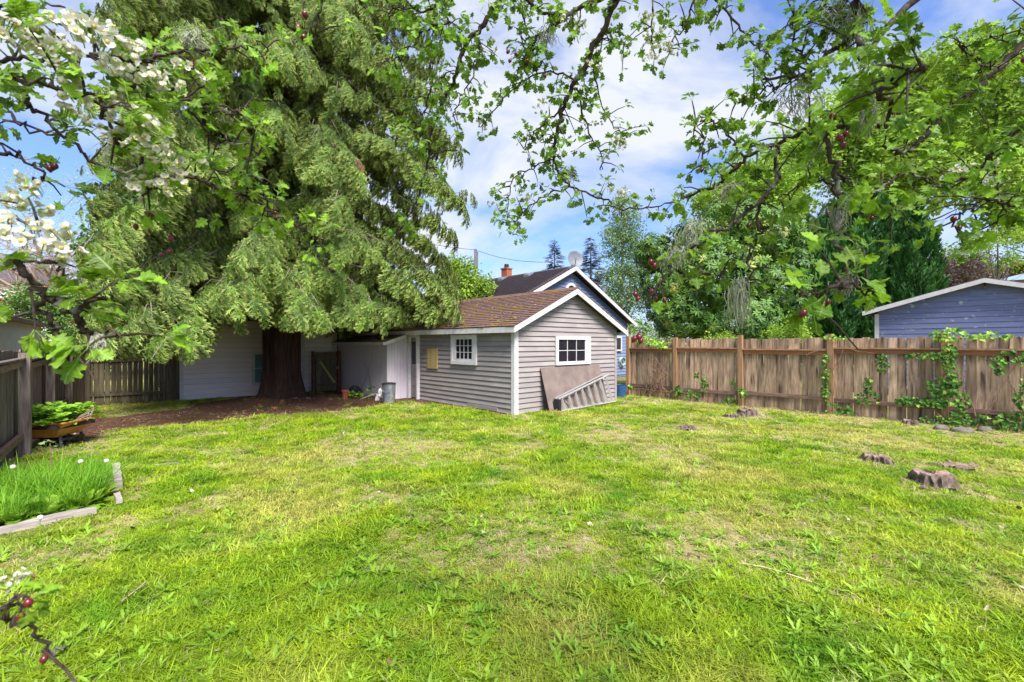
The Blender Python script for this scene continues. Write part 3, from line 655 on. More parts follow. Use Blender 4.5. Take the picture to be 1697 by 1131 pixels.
# left neighbours
ga = thing('neighbour_garage', 'pale rendered garage with a rusty brown roof beyond the left fence', 'garage', (-18.7, 18.4, 0), math.atan2(-5.9, 4.8))
q = MB(); q.box((0,-4.5,0),(9,0,2.28)); part('wall', q, BEIGE, ga)
q = MB(); q.prism([(-5.0,2.2),(.28,2.27),(.28,2.36),(-2.2,3.15),(-5,2.9)], 'x', -.2, 9.2)
part('roof', q, ROOFB, ga)
q = MB(); q.box((-.2,.281,2.24),(9.2,.31,2.36)); part('fascia', q, FG, ga)
q = MB(); q.box((-.02,.0,0),(-.9,-1.0,2.05)); part('annex', q, SIDE_H, ga)
nh = thing('distant_grey_house', 'distant pale grey house wall above the red flowering shrub at far left', 'house', P(-60, 570, 34), AR); nh.location.z = 0
q = MB(); q.box((0,0,0),(5.0,6,6.3)); part('wall', q, SIDE_H, nh)
q = MB(); z = .2
while z < 6.3: q.box((0,-.02,z),(5.0,-.001,z+.02)); z += .22
part('siding', q, SIDE, nh, kind='stuff')
q = MB(); q.prism([(-.4,6.3),(6.4,6.3),(3,8.0)], 'x', -.3, 5.3); part('roof', q, SHING2, nh)
# utility pole and cable
pp_ = P(788, 570, 45); pole = thing('utility_pole', 'grey wooden utility pole above the shed roof', 'utility pole', (pp_.x, pp_.y, 0))
ph = 1.6+157/F*45
q = MB(); q.tube([(0,0,0),(0,0,ph)], [.17,.13], 10); part('pole', q, POLE, pole)
q = MB(); q.tube([(.2,0,ph-5),(.2,0,ph-.25)], .06, 8); part('conduit', q, METALG, pole)
q = MB(); a_ = Vector((pp_.x,45,ph-.1)); b2 = P(900, 435, 40); c_ = P(640, 385, 50)
pts = [c_.lerp(a_, t)-Vector((0,0,.3*math.sin(math.pi*t))) for t in np.linspace(0,1,8)]+[a_.lerp(b2, t)-Vector((0,0,.3*math.sin(math.pi*t))) for t in np.linspace(.1,1,8)]
q.tube(pts, .02, 4); o = part('overhead_cable', q, BLK, None); tag(o, 'thin overhead cable running from the utility pole down to the right', 'cable')
q = MB(); pts = [P(1540+i*25, 425-i*6-2*math.sin(i), 24) for i in range(9)]; q.tube(pts, .012, 4); o = part('overhead_cable', q, BLK, None); tag(o, 'thin overhead cable crossing the sky above the blue garage', 'cable')

exec_marker = 0
# ================================================================ plant templates
def leaf_poly(mb, pts, fold=.15, curl=.15, off=(0,0,0), M=None, tipv=0):
    """pts: half outline (x>=0, y from 0 to 1) mirrored about the midrib; +y along the leaf"""
    k = len(pts); vs = []; 
    for y in [p[1] for p in pts]: vs.append((0, y, -curl*y*y))
    for sg in (1, -1):
        for x, y in pts: vs.append((sg*x, y, abs(x)*fold-curl*y*y))
    fs = []
    for i in range(k-1):
        fs.append((i, k+i, k+i+1, i+1)); fs.append((i, i+1, 2*k+i+1, 2*k+i))
    if M is not None: vs = [M @ Vector(v) for v in vs]
    mb.add(vs, fs, [tipv]*len(vs)); return mb
HAW = [(0,0),(.02,.0),(.07,.22),(.13,.34),(.36,.40),(.46,.54),(.38,.57),(.25,.58),(.27,.64),(.42,.74),(.43,.85),(.32,.83),(.20,.83),(.22,.95),(.12,.97),(.05,1.05),(0,1.06)]
def haw_leaf(curl, fold):
    mb = MB(); ph = random.uniform(0,6); leaf_poly(mb, [(x*(1+.15*random.uniform(-1,1)), y+.02*random.uniform(-1,1)*(0<y<1)) for x, y in HAW], fold, curl); mb.v = [(x+.05*math.sin(y*3+ph)*y, y, z+.07*math.sin(x*9+ph)*y+.05*math.sin(y*7+ph)) for x, y, z in mb.v]; mb.tube([(0,-.35,.03),(0,.02,0)], .012, 3, False); return mb
def clump(n, r, size, asp=.55, name='c', flat=.8, seed=0):
    rs = random.Random(seed); mb = MB()
    for i in range(n):
        p = Vector((rs.gauss(0,1), rs.gauss(0,1), rs.gauss(0,flat))); p = p.normalized()*r*rs.random()**.4
        M = Matrix.Translation(p) @ Euler((rs.uniform(-.9,.9), rs.uniform(-.9,.9), rs.uniform(0,6.28))).to_matrix().to_4x4() @ Matrix.Scale(size*rs.uniform(.7,1.2), 4)
        vs = [M @ Vector(v) for v in ((0,0,0), (asp,.45,.12), (0,1,-.1), (-asp,.45,.12))]
        mb.add(vs, [(0,1,2),(0,2,3)])
    return mb
def rand_rot(n, tilt=.9): return np.stack([rng.uniform(-tilt, tilt, n), rng.uniform(-tilt, tilt, n), rng.uniform(0, 6.28, n)], 1)
def crown_pts(blobs, n, shell=.55):
    vol = np.array([b[3]*b[4]*b[5] for b in blobs])**.67; cnt = (vol/vol.sum()*n).astype(int)+1; out_ = []
    for b, c in zip(blobs, cnt):
        d = nrm(rng.normal(size=(c, 3))); rr = shell+(1-shell)*rng.random(c)**.7
        rr *= .72+.5*fbm(d[:,0]*2.2+b[0], d[:,2]*2.2+d[:,1]*1.7, 33)
        out_.append(np.array(b[:3])+d*rr[:,None]*np.array(b[3:]))
    return np.concatenate(out_)
def pxblob(u, v, d, ru, rv, depth=None):
    c = P(u, v, d); return (c.x, c.y, c.z, ru/F*d, (depth or ru/F*d), rv/F*d)
def leafy_tree(name, label, base, blobs, n, temps, m, bark, cat='tree', scale=(.8,1.3), shell=.5, trunk_r=.16, tilt=.9, limbs=True, group=None, extra=None):
    t_ = thing(name, label, cat, (base[0], base[1], 0), group=group)
    og = np.array([base[0], base[1], 0]); pts = crown_pts(blobs, n, shell); pts = pts[pts[:,2] > .15]
    scatter('crown', temps, pts, rand_rot(len(pts), tilt), rng.uniform(*scale, len(pts)), m, t_, origin=og)
    if limbs:
        mb = MB(); top = max(b[2] for b in blobs); tx = np.mean([b[0] for b in blobs])-base[0]; ty = np.mean([b[1] for b in blobs])-base[1]
        pth = [Vector((tx*k*k, ty*k*k, top*k)) for k in np.linspace(0, 1, 8)]
        mb.tube(pth, [trunk_r*(1.25-k) for k in np.linspace(0,1,8)], 8); part('trunk', mb, bark, t_, smooth=True)
        for b in blobs:
            c = Vector((b[0]-base[0], b[1]-base[1], b[2])); h0 = max(.5, c.z*.45); k = min(1, h0/top); s_ = Vector((tx*k*k, ty*k*k, h0))
            q = MB()
            pth = [s_.lerp(c, a)+Vector((random.uniform(-.1,.1), random.uniform(-.1,.1), .25*math.sin(a*3)))*(0 if a == 0 else 1) for a in np.linspace(0,1,6)]
            q.tube(pth, [trunk_r*.45*(1.1-a) for a in np.linspace(0,1,6)], 6)
            for e in range(6):
                d_ = Vector((random.gauss(0,1), random.gauss(0,1), random.gauss(.3,.7))).normalized(); a = pth[random.randint(2,5)]
                q.tube([a, a+d_*b[3]*.45, a+d_*b[3]*.85+Vector((0,0,.1))], [trunk_r*.2, trunk_r*.12, .01], 4)
            part('limb', q, bark, t_)
    if extra: extra(t_, pts-og)
    return t_
CL = [clump(26, .34, .15, .38, seed=i) for i in range(4)]
CLs = [clump(26, .30, .10, .36, seed=10+i) for i in range(3)]

# ---- cedar with drooping sprays
def spray(seed, pairs=7, droop=.4):
    rs = random.Random(seed); mb = MB()
    def ax(t): return Vector((.06*math.sin(t*5+seed), t, -droop*t*t))
    for i in range(5):
        a, b_ = ax(i/5), ax((i+1)/5); w = .02*(1-i/6); mb.add([a+Vector((-w,0,0)), a+Vector((w,0,0)), b_+Vector((w,0,0)), b_+Vector((-w,0,0))], [(0,1,2,3)], [.1]*4)
    for i in range(pairs):
        t0 = (i+.5)/pairs; L1 = (.50*math.sin(math.pi*min(1, t0*.7+.22))+.05)*rs.uniform(.7,1.2)
        for sg in (1, -1):
            p = ax(t0); ang = math.radians(rs.uniform(22, 50)); dz = -rs.uniform(.0,.7)
            d = Vector((sg*math.sin(ang), math.cos(ang), dz-.8*droop*t0)).normalized(); side = Vector((d.y, -d.x, rs.uniform(-.5,.5))).normalized()
            for j in range(2):
                a = p+d*L1*j/2; e = p+d*L1*(j+1.35)/2; mid = p+d*L1*(j+.62)/2; w = .062*(1.25-.55*j)*rs.uniform(.8,1.25)
                e = e+Vector((0,0,-.05*(j+1))); tv = (.05,.6)[j]*rs.uniform(.7,1.3); te = min(1,(.35,1.0)[j]*rs.uniform(.8,1.2))
                mb.add([a, mid+side*w, e, mid-side*w], [(0,1,2),(0,2,3)], [tv*.4, tv, te, tv])
                for s2 in (1,-1):
                    f = mid+side*w*s2*2.4+d*.10+Vector((0,0,-.05)); mb.add([mid-d*.02, mid+d*.05, f], [(0,1,2)], [tv*.4, tv*.6, te])
    return mb
SPR = [spray(i, 6+i % 3, .25+.15*i) for i in range(4)]
ced = thing('cedar_tree', 'huge drooping cedar with a thick dark trunk in front of the grey house', 'conifer', TREE)
def cedar():
    # fluted trunk
    mb = MB(); n = 28; zs = [-.1, .05, .2, .45, .8, 1.3, 2.0, 3.5, 6, 9, 13, 17.5]; rr = [.74, .62, .53, .48, .46, .46, .46, .43, .38, .28, .17, .04]; vs = []
    for z, r in zip(zs, rr):
        for j in range(n):
            a = 2*math.pi*j/n; fl = 1+.13*math.sin(a*3+.6)*(1-z/20)+.06*math.sin(a*7+1.3)+(.09*math.sin(a*9) if z < .5 else 0)
            cleft = 1-.42*math.exp(-((((a+math.pi/2+.25+math.pi) % (2*math.pi))-math.pi)/.28)**2)*(1 if z < 6 else .3)
            vs.append((r*fl*cleft*math.cos(a)*1.08, r*fl*cleft*math.sin(a), z))
    fs = [(i*n+j, i*n+(j+1) % n, (i+1)*n+(j+1) % n, (i+1)*n+j) for i in range(len(zs)-1) for j in range(n)]
    mb.add(vs, fs); part('trunk', mb, BARK, ced, smooth=True)
    P_, D_, U_, S_ = [], [], [], []; q = MB(); nl = 300; nlow = 64
    for i in range(nl+nlow):
        f = (i+.5)/nl; h = 2.15+15.5*f**1.15; az = i*2.39996+random.uniform(-.25,.25)
        if i >= nl: h = random.uniform(1.75, 2.9); az = random.choice((random.uniform(2.2, 4.5), random.uniform(-.4, 2.6)))
        env = 5.25 if h < 10 else max(.4, 5.25*(1-(h-10)/9)); R = env*random.uniform(.72, 1.08)
        if random.random() < .3: R *= .7
        dx, dy = math.cos(az), math.sin(az); outd = Vector((dx, dy, 0)); lat = Vector((-dy, dx, 0))
        front = outd.dot(Vector((.45,-.89,0)))
        leftw = outd.dot(Vector((-1,0,0)))
        if leftw > .5: R *= .93
        drp = R*random.uniform(.22, .42); rise = R*.12
        def pos(t): return Vector((dx*R*t, dy*R*t, h+drp*.55+rise*math.sin(t*math.pi)-drp*t**1.8))
        q.tube([pos(t) for t in np.linspace(.0, .8, 7)], [.05*(1.05-t)+.006 for t in np.linspace(0,1,7)], 5)
        for k in range(int(10*R/4.5)+3):
            t = .28+.70*random.random()**.7; side = random.choice((-1,1)); L2 = random.uniform(.5,1.25)*(1.1-.45*t)
            sd = (outd*random.uniform(.4,1.0)+lat*side*random.uniform(.15,1.0)).normalized(); p0 = pos(t); dr2 = random.uniform(.45,1.0)*L2; per = Vector((-sd.y, sd.x, 0)); sh = random.uniform(-.1,.12)
            ok_ = False
            for m_ in range(int(7+7*L2)):
                s1 = (m_+random.random())/(7+7*L2); p = p0+sd*L2*s1*(1-.25*s1)+Vector((0,0,sh+.10*math.sin(s1*3)-dr2*s1**1.7)); ps = random.choice((-1,1)); p += per*ps*random.uniform(.0,.10)
                s_ = random.uniform(.19,.38)*(1.15-.3*s1); dd = sd*random.uniform(.2,.8)+per*ps*random.uniform(.0,.7)+Vector((0,0,-random.uniform(.8,2.2)))
                zmin = p.z-s_*.85; wp = p+TREE; u_ = CX+F*wp.x/wp.y
                lim = 1.38 if u_ < 400 else (1.93 if u_ < 560 else 1.75)
                if u_ > 640: lim = 2.1+.2*random.random()
                if zmin < lim: p.z += lim-zmin if lim-zmin < .35 else 99
                if p.z > 30 or u_ < 128+25*random.random(): continue
                P_.append(p); D_.append(dd); U_.append(Vector((random.uniform(-.35,.35), random.uniform(-.35,.35), 0))+outd*.9+Vector((0,0,.4))); S_.append(s_); ok_ = True
            if ok_ and k % 3 == 0: q.tube([p0, p0+sd*L2*.4+Vector((0,0,sh+.08)), p0+sd*L2*.75+Vector((0,0,sh-dr2*.5))], [.012,.008,.004], 4, False)
    part('limb', q, BARKG, ced, kind='stuff', label='joined limbs inside the crown')
    for i in range(3600):                                # short inner sprays that close the crown round the trunk
        h = 2.35+13*random.random()**1.2; a = random.random()*6.28; r = random.uniform(.7, 3.1)*(1 if h < 10 else max(.3, 1-(h-10)/9)); s_ = random.uniform(.22, .4)
        p = Vector((r*math.cos(a), r*math.sin(a), h+random.uniform(0,.3))); wp = p+TREE; u_ = CX+F*wp.x/wp.y
        if p.z-s_ < 2.0: continue
        P_.append(p); D_.append(Vector((math.cos(a)*.5+random.gauss(0,.3), math.sin(a)*.5+random.gauss(0,.3), -random.uniform(.6,1.6)))); U_.append(Vector((math.cos(a), math.sin(a), .4))); S_.append(s_)
    n_ = len(P_); rot = orient(np.array(D_), np.array(U_))
    scatter('foliage', SPR, np.array(P_), rot, np.array(S_), CEDL, ced)
    # a few dead hanging sprays
    dp = [P(398, 478, 9.2)-TREE, P(592, 262, 8.6)-TREE, P(388, 500, 9.6)-TREE]
    scatter('dead_spray', SPR[:2], np.array(dp), orient(np.array([(random.uniform(-.3,.3),-.2,-1) for _ in dp]), np.array([(0,-1,.2)]*len(dp))), np.array([.22]*len(dp)), RUST, ced)
random.seed(11); rng = np.random.default_rng(11)
cedar()

# ---- neighbours' trees
def firtree(name, label, u, vt, vb, d, w, m, cat='fir tree'):
    b0 = P(u, 570, d); t_ = thing(name, label, cat, (b0.x, b0.y, 0)); zt = P(u, vt, d).z; pts = []; D_ = []; sc_ = []; hw = w/F*d; zb = max(.5, P(u, vb, d).z)
    for i in range(1100):
        f = random.random()**.8; z = zt-(zt-zb)*f; r = hw*(.06+.94*f)*random.uniform(.3,1.05)*(.75+.35*math.sin(f*40)); a = random.random()*6.28
        pts.append((r*math.cos(a), r*math.sin(a), z)); D_.append((math.cos(a), math.sin(a), random.uniform(-.3,.15))); sc_.append(hw*.34*(.35+f))
    tm = []
    for k in range(2):
        q = MB(); rs = random.Random(k)
        for j in range(16):
            y = j/16; L1 = .35*(1-y)+.08
            for sg in (1,-1): q.add([(0,y,0),(sg*L1,y+.22,-.03-rs.random()*.12),(0,y+.07,0)], [(0,1,2)])
        tm.append(q)
    scatter('crown', tm, pts, orient(np.array(D_), np.array([(0,0,1)]*len(pts))), sc_, m, t_)
    q = MB(); q.tube([(0,0,0),(0,0,zt+.1)], [.25,.02], 6); part('trunk', q, BARKG, t_)
firtree('fir_tree', 'small dark fir tree poking above the blue house ridge', 919, 397, 560, 55, 46, FIRL)
firtree('fir_tree', 'tall sparse brownish fir just right of the satellite dish', 979, 393, 560, 42, 52, FIRB)
def pb(*l): return [pxblob(*x) for x in l]
B0 = P(1028, 570, 30)
leafy_tree('poplar_tree', 'tall airy pale green poplar between the blue house and the dark shrub', (B0.x, 30), pb((1030,345,30,26,30),(1045,380,30,34,36),(1018,400,30,30,34),(1052,430,30,34,40),(1022,450,30,30,36),(1048,490,30,34,44),(1066,470,30,26,50),(1015,500,30,26,40)), 620, CLs, POPL, mat('pale_bark', (.4,.38,.33), (.5,.47,.42), 6), shell=.2, trunk_r=.14, scale=(1.0,1.7))
B0 = P(1490, 570, 26)
leafy_tree('maple_tree', 'large bright green maple filling the sky behind the dark columnar yew', (B0.x, 26), pb((1480,150,26,80,55),(1400,215,26,70,60),(1560,160,26,80,60),(1330,260,26,60,55),(1450,280,26,80,60),(1560,270,26,80,70),(1500,215,26,75,60),(1280,310,26,50,45),(1620,230,26,60,60)), 1500, CL, MAPL, BARKG, shell=.25, trunk_r=.35, scale=(1.2,2.1))
B0 = P(1760, 570, 20)
leafy_tree('maple_tree', 'tall light green maple leaning in at the right edge above the blue garage', (B0.x, 20), pb((1650,120,20,70,50),(1700,200,20,70,70),(1640,300,20,50,50),(1690,340,20,60,60),(1600,90,20,50,36),(1760,260,20,90,100)), 800, CL, MAPL, BARKG, shell=.25, trunk_r=.25, scale=(.9,1.6))
B0 = P(1240, 570, 24)
leafy_tree('leafy_tree', 'yellow green leafy tree rising directly behind the rhododendron', (B0.x, 24), pb((1190,340,24,44,36),(1240,300,24,54,44),(1290,340,24,50,50),(1220,380,24,50,40),(1300,400,24,44,60)), 620, CL, MAPL, BARKG, shell=.3, trunk_r=.2, scale=(.9,1.6))
B0 = P(765, 570, 19.5)
leafy_tree('leafy_tree', 'bright green young tree left of the utility pole behind the shed', (B0.x, 19.5), pb((745,468,19.5,28,36),(772,462,19.5,22,30),(798,478,19.5,18,20),(765,495,19.5,36,22),(752,438,19.5,14,14)), 300, CLs, MAPL, BARKG, shell=.2, trunk_r=.1, scale=(.9,1.6))
B0 = P(1585, 570, 26)
leafy_tree('plum_tree', 'grey purple leaved plum tree just behind the left slope of the blue garage roof', (B0.x, 26), pb((1570,450,26,34,34),(1600,440,26,34,26),(1560,490,26,30,36),(1630,455,26,30,20)), 420, CLs, PURL, BARKG, shell=.2, trunk_r=.12, scale=(.9,1.5))
B0 = P(1680, 570, 17)
leafy_tree('feathery_tree', 'thin feathery green tree against the sky over the blue garage peak', (B0.x, 17.5), pb((1640,400,17,50,16),(1680,430,17,40,16),(1600,415,17,30,12),(1690,380,17,40,22)), 150, CLs, MAPL, BARKG, shell=.1, trunk_r=.06, scale=(.6,1.0))
# rhododendron: whorls of long glossy leaves
def whorl(seed, n=9, L=.17, w=.20):
    rs = random.Random(seed); mb = MB()
    for i in range(n):
        a = 2*math.pi*i/n+rs.uniform(-.2,.2); el = rs.uniform(-.35,.35)
        M = Euler((el, 0, a)).to_matrix().to_4x4() @ Matrix.Scale(L*rs.uniform(.8,1.15), 4)
        leaf_poly(mb, [(0,.08),(w*.55,.25),(w*.7,.55),(w*.5,.8),(0,1)], .2, .3, M=M)
    return mb
WR = [whorl(i, 8+i) for i in range(3)]
def shell_scatter(th, name, blobs, n, temps, m, org, scale, tilt=.7, lift=.15, shell=.75):
    pts = crown_pts(blobs, n, shell); cs = np.array([b[:3] for b in blobs])
    near = np.argmin(np.linalg.norm(pts[:,None]-cs[None], axis=2), 1); D_ = nrm(pts-cs[near]+1e-4)+np.array([0,0,lift]); D_ += rng.normal(size=D_.shape)*.25
    keep = pts[:,2] > .3; pts, D_ = pts[keep], nrm(D_[keep])
    A = np.cross(D_, rng.normal(size=D_.shape)); X_ = nrm(A); Y_ = np.cross(D_, X_)
    return scatter(name, temps, pts, eulers(X_, Y_, D_), rng.uniform(*scale, len(pts)), m, th, origin=org)
rb = P(1190, 570, 16); rh = thing('rhododendron', 'big dark rhododendron with glossy whorled leaves behind the right fence', 'shrub', (rb.x, rb.y, 0))
RB = pb((1110,470,16,50,60),(1150,410,16,60,50),(1210,370,16,60,44),(1270,400,16,60,60),(1190,460,15.5,80,70),(1260,480,16,70,60),(1300,450,16.5,44,70),(1130,520,16,60,50),(1220,540,15.5,80,50),(1085,420,16,36,36),(1320,520,16,30,50))
shell_scatter(rh, 'foliage', RB, 4200, WR, RHOL, (rb.x, rb.y, 0), (.8,1.35))
q = MB()
for k in range(7):
    a = k*.9; tip = Vector((1.8*math.cos(a), .8*math.sin(a), 3+random.random()*1.5)); q.tube([(0.2*math.cos(a),.2*math.sin(a),0), tip*.5+Vector((.1,0,-.2)), tip], [.11,.07,.02], 6)
part('trunk', q, BARKG, rh)
# columnar yew
def yewt(seed):
    rs = random.Random(seed); mb = MB()
    for i in range(42):
        y = rs.random(); a = rs.random()*6.28; r = .30*(1-y*.75); L = .30*(1.15-y*.5)
        p = Vector((r*.35*math.cos(a), y*.8, r*.35*math.sin(a))); d_ = Vector((math.cos(a)*.55, .9, math.sin(a)*.55)).normalized(); sd = d_.cross(Vector((rs.random(),rs.random(),rs.random()))).normalized()*.035
        e = p+d_*L; mb.add([p-sd, p+sd, e], [(0,1,2)], [0,0,.9]); mb.add([p+d_*L*.3-sd*.6, e+sd*2.0, p+d_*L*.5], [(0,1,2)], [.1,.8,.2])
    return mb
YT = [yewt(i) for i in range(3)]
yb = P(1435, 570, 21); yw = thing('columnar_yew', 'dark green columnar yew of upright plumes behind the fence, left of the blue garage', 'shrub', (yb.x, yb.y, 0))
pts = []; D_ = []
for (u, vt, w) in ((1350,385,24),(1372,362,26),(1398,345,28),(1425,352,28),(1452,336,30),(1482,345,28),(1508,352,26),(1530,385,22),(1345,440,20),(1415,400,30),(1470,400,32),(1500,430,30),(1380,430,30)):
    dd = 21+random.uniform(-1.3,.9); c = P(u, 570, dd); zt = P(u, vt, dd).z; hw = w/F*dd
    for i in range(230):
        f = random.random(); z = .6+(zt-.6)*f; r = hw*(1-f**5)*random.uniform(.75,1.05); a = random.uniform(0, 6.28)
        pts.append((c.x-yb.x+r*math.cos(a), c.y-yb.y+r*math.sin(a), z)); D_.append((.35*math.cos(a), .35*math.sin(a), 1))
scatter('foliage', YT, pts, orient(np.array(D_), rng.normal(size=(len(D_),3))), rng.uniform(.6,1.1,len(pts)), YEWL, yw)
q = MB(); q.tube([(0,0,0),(0,0,5)], [.25,.05], 8); part('trunk', q, BARKG, yw)
# small shrubs
B0 = P(1320, 540, 13.6); leafy_tree('fern_bush', 'low bright green bush peeping over the right fence below the yew', (B0.x, B0.y), pb((1295,552,13.6,30,12),(1318,540,13.2,20,22),(1335,556,13.4,14,10),(1190,562,14,26,9)), 85, CLs, MAPL, BARKG, 'bush', (.5,.8), .2, .03, limbs=False)
def reds(t_, pts):
    pk = pts[rng.integers(0, len(pts), 60)]+rng.normal(size=(60,3))*.12; q = MB()
    scatter('blossom', [clump(10, .06, .07, .5, seed=77)], pk, rand_rot(60), rng.uniform(.8,1.5,60), RED, t_)
B0 = P(80, 570, 21); leafy_tree('flowering_shrub', 'rounded shrub dotted with red blossom above the rusty garage roof', (B0.x, B0.y), pb((30,510,21,40,34),(80,505,21,44,30),(130,520,21,40,36),(160,545,20,36,36),(100,540,21,40,30)), 620, CLs, SHRL, BARKG, 'shrub', (.9,1.4), .5, .05, limbs=False, extra=reds)
B0 = P(195, 570, 14.2); leafy_tree('leafy_shrub', 'leafy shrub with small red buds hanging over the gappy back fence', (B0.x, B0.y), pb((165,560,14.2,30,24),(205,575,13.6,36,22),(235,570,14,26,20),(150,590,14.5,30,30)), 420, CLs, SHRL, BARKG, 'shrub', (.6,1.0), .5, .05, limbs=False, extra=reds)
B0 = P(300, 570, 24); leafy_tree('dense_tree', 'dense dark green tree seen behind the left side of the cedar', (B0.x, B0.y), pb((230,420,24,80,90),(300,300,24,90,110),(200,520,24,70,50),(330,480,24,70,60)), 900, CL, SHRL, BARKG, 'tree', (1.2,2.0), .6, .2)
# bare tan tree
bt = P(95, 570, 27); bare = thing('bare_tree', 'nearly leafless tan tree with a web of fine twigs at the left edge', 'tree', (bt.x, bt.y, 0))
def grow(q, p, d, L, r, lev, lim):
    n = 4; pts = [p]; dd = d.copy()
    for i in range(n): dd = (dd+Vector((random.gauss(0,.17), random.gauss(0,.17), random.gauss(0,.12)+.02))).normalized(); pts.append(pts[-1]+dd*L/n)
    q.tube(pts, [r*(1-.5*i/n) for i in range(n+1)], 4 if lev > 1 else 6, False)
    if lev < lim:
        for k in range(4 if lev < 3 else 3):
            t_ = random.randint(1, n); nd = (dd+Vector((random.gauss(0,.75), random.gauss(0,.75), random.gauss(.1,.5)))).normalized(); grow(q, pts[t_], nd, L*random.uniform(.55,.8), r*.5, lev+1, lim)
q = MB(); q.tube([(0,0,0),(.1,0,1.5),(.0,.1,3.0)], [.3,.24,.2], 8); part('trunk', q, TANB, bare)
for k in range(6):
    q = MB(); a = k*1.05; grow(q, Vector((0,.1,2.7+.1*k)), Vector((.7*math.cos(a), .5*math.sin(a), 1)).normalized(), 3.3, .12, 0, 4); part('limb', q, TANB, bare)
grow_seed = 0
lt_ = crown_pts(pb((70,330,27,80,90),(110,420,27,60,60)), 260, .3)-np.array([bt.x, bt.y, 0])
scatter('young_leaves', [clump(8, .3, .07, .4, seed=5)], lt_, rand_rot(len(lt_)), rng.uniform(.8,1.4,len(lt_)), mat('pale_young_leaves', (.40,.38,.22), (.5,.46,.3), 2, .7, 0, transl=.3), bare)
# hedge far behind, so that the land does not end in a bare line
def mass(name, label, blobs, n, m):
    pts = crown_pts(blobs, n, .7); pts = pts[pts[:,2] > 0]; o = scatter(name, CL, pts, rand_rot(len(pts)), rng.uniform(2.2,3.6,len(pts)), m); tag(o, label, 'woodland', kind='stuff')
mass('distant_trees', 'mass of distant green trees on the skyline beyond all the houses', [(x, 75+8*math.sin(x*.3), 1.5+1.5*abs(math.sin(x*.7)), 7, 4, 4.5) for x in range(-110, 120, 8)], 2600, SHRL)

# ================================================================ ivy on the right fence
def ivy_leaf(tv):
    mb = MB(); leaf_poly(mb, [(0,0),(.28,-.06),(.55,.12),(.32,.32),(.42,.55),(.20,.62),(0,1)], .25, .2, tipv=tv); return mb
IV = [ivy_leaf(0), ivy_leaf(.15), ivy_leaf(.9)]
def fpt(u, z, off=-.05):
    s = along(u); return FA+FD_*s+Vector((.734,.679,0))*(-1)*(-off)*(-1)*(-1)+Vector((0,0,z)) if False else FA+FD_*s+Vector((-.734,-.679,0))*(-off if off < 0 else -off)+Vector((0,0,z))
def ivy(label, patches, stems, n, light=.07):
    """patches: (u, z, ru metres, rz metres, weight)"""
    b0 = fpt(patches[0][0], 0); t_ = thing('ivy_plant', label, 'ivy', (b0.x, b0.y, 0), math.atan2(FD_.y, FD_.x), 'ivy growing on the right fence')
    s0 = along(patches[0][0]); pos = []; wts = np.array([p[2]*p[3] for p in patches])**.8; wts /= wts.sum()
    for p, w in zip(patches, wts):
        c = int(n*w)+2; r = np.sqrt(rng.random(c)); a = rng.uniform(0, 6.28, c)
        pos.append(np.stack([along(p[0])-s0+p[2]*r*np.cos(a), -.07-.05*rng.random(c)-(.06 if p[1] > 1.6 else 0)*rng.random(c)+(.25*rng.random(c) if p[1] > 1.6 else 0), p[1]+p[3]*r*np.sin(a)], 1))
    pos = np.concatenate(pos); pos = pos[pos[:,2] > .01]; c = len(pos)
    D_ = np.stack([rng.normal(size=c)*.5, -.35+rng.normal(size=c)*.2, -.8+rng.normal(size=c)*.35], 1); U_ = np.stack([rng.normal(size=c)*.3, -np.ones(c), .6+rng.normal(size=c)*.3], 1)
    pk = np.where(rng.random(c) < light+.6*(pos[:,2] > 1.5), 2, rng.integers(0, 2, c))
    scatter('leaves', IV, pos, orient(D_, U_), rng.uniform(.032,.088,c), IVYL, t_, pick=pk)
    for st in stems:
        q = MB(); pts = []
        for (u, z) in st: pts.append(Vector((along(u)-s0, -.065, z)))
        fine = []
        for a, b_ in zip(pts[:-1], pts[1:]):
            for k in range(4): fine.append(a.lerp(b_, k/4)+Vector((random.uniform(-.02,.02), random.uniform(-.015,.0), random.uniform(-.02,.02))))
        fine.append(pts[-1]); q.tube(fine, [.011*(1.1-.8*i/len(fine)) for i in range(len(fine))], 5); part('stem', q, VINE, t_)
ivy('ivy smothering a fence post, dark leaves below and a bright tuft on top', [(1572,1.78,.26,.14,1),(1574,1.35,.12,.25,1),(1580,.95,.12,.3,1),(1562,.75,.22,.2,1),(1540,.45,.4,.10,1),(1592,.45,.14,.3,1),(1570,.10,.4,.10,1),(1540,1.36,.34,.07,1),(1500,.45,.16,.08,1)], [[(1570,0),(1562,.8),(1575,1.7)],[(1585,0),(1590,.6),(1580,1.3)],[(1572,.1),(1520,.5),(1490,.4)],[(1560,1.3),(1520,1.35),(1490,1.3)]], 640)
ivy('ivy clump low on the post left of the ivy covered one', [(1392,.15,.3,.14,1),(1440,.45,.22,.16,1),(1372,1.0,.08,.4,1),(1370,.5,.10,.2,1),(1440,.75,.08,.2,1),(1385,1.75,.3,.06,1),(1465,1.2,.12,.2,1)], [[(1380,0),(1384,.8),(1376,1.7)],[(1385,.05),(1440,.4),(1448,.9)],[(1384,1.0),(1400,1.5),(1450,1.4)],[(1400,0),(1420,.4),(1470,.35)],[(1340,1.35),(1365,1.5),(1378,1.45)]], 260)
ivy('ivy at the extreme right end of the fence', [(1690,.2,.35,.2,1),(1640,.15,.3,.12,1),(1680,1.35,.3,.14,1),(1655,1.2,.10,.14,1),(1700,.7,.15,.3,1),(1640,1.75,.35,.07,1)], [[(1620,0),(1650,.6),(1690,1.3)],[(1625,.1),(1600,.7),(1590,.9)],[(1700,.2),(1680,.8),(1660,1.3)]], 330)
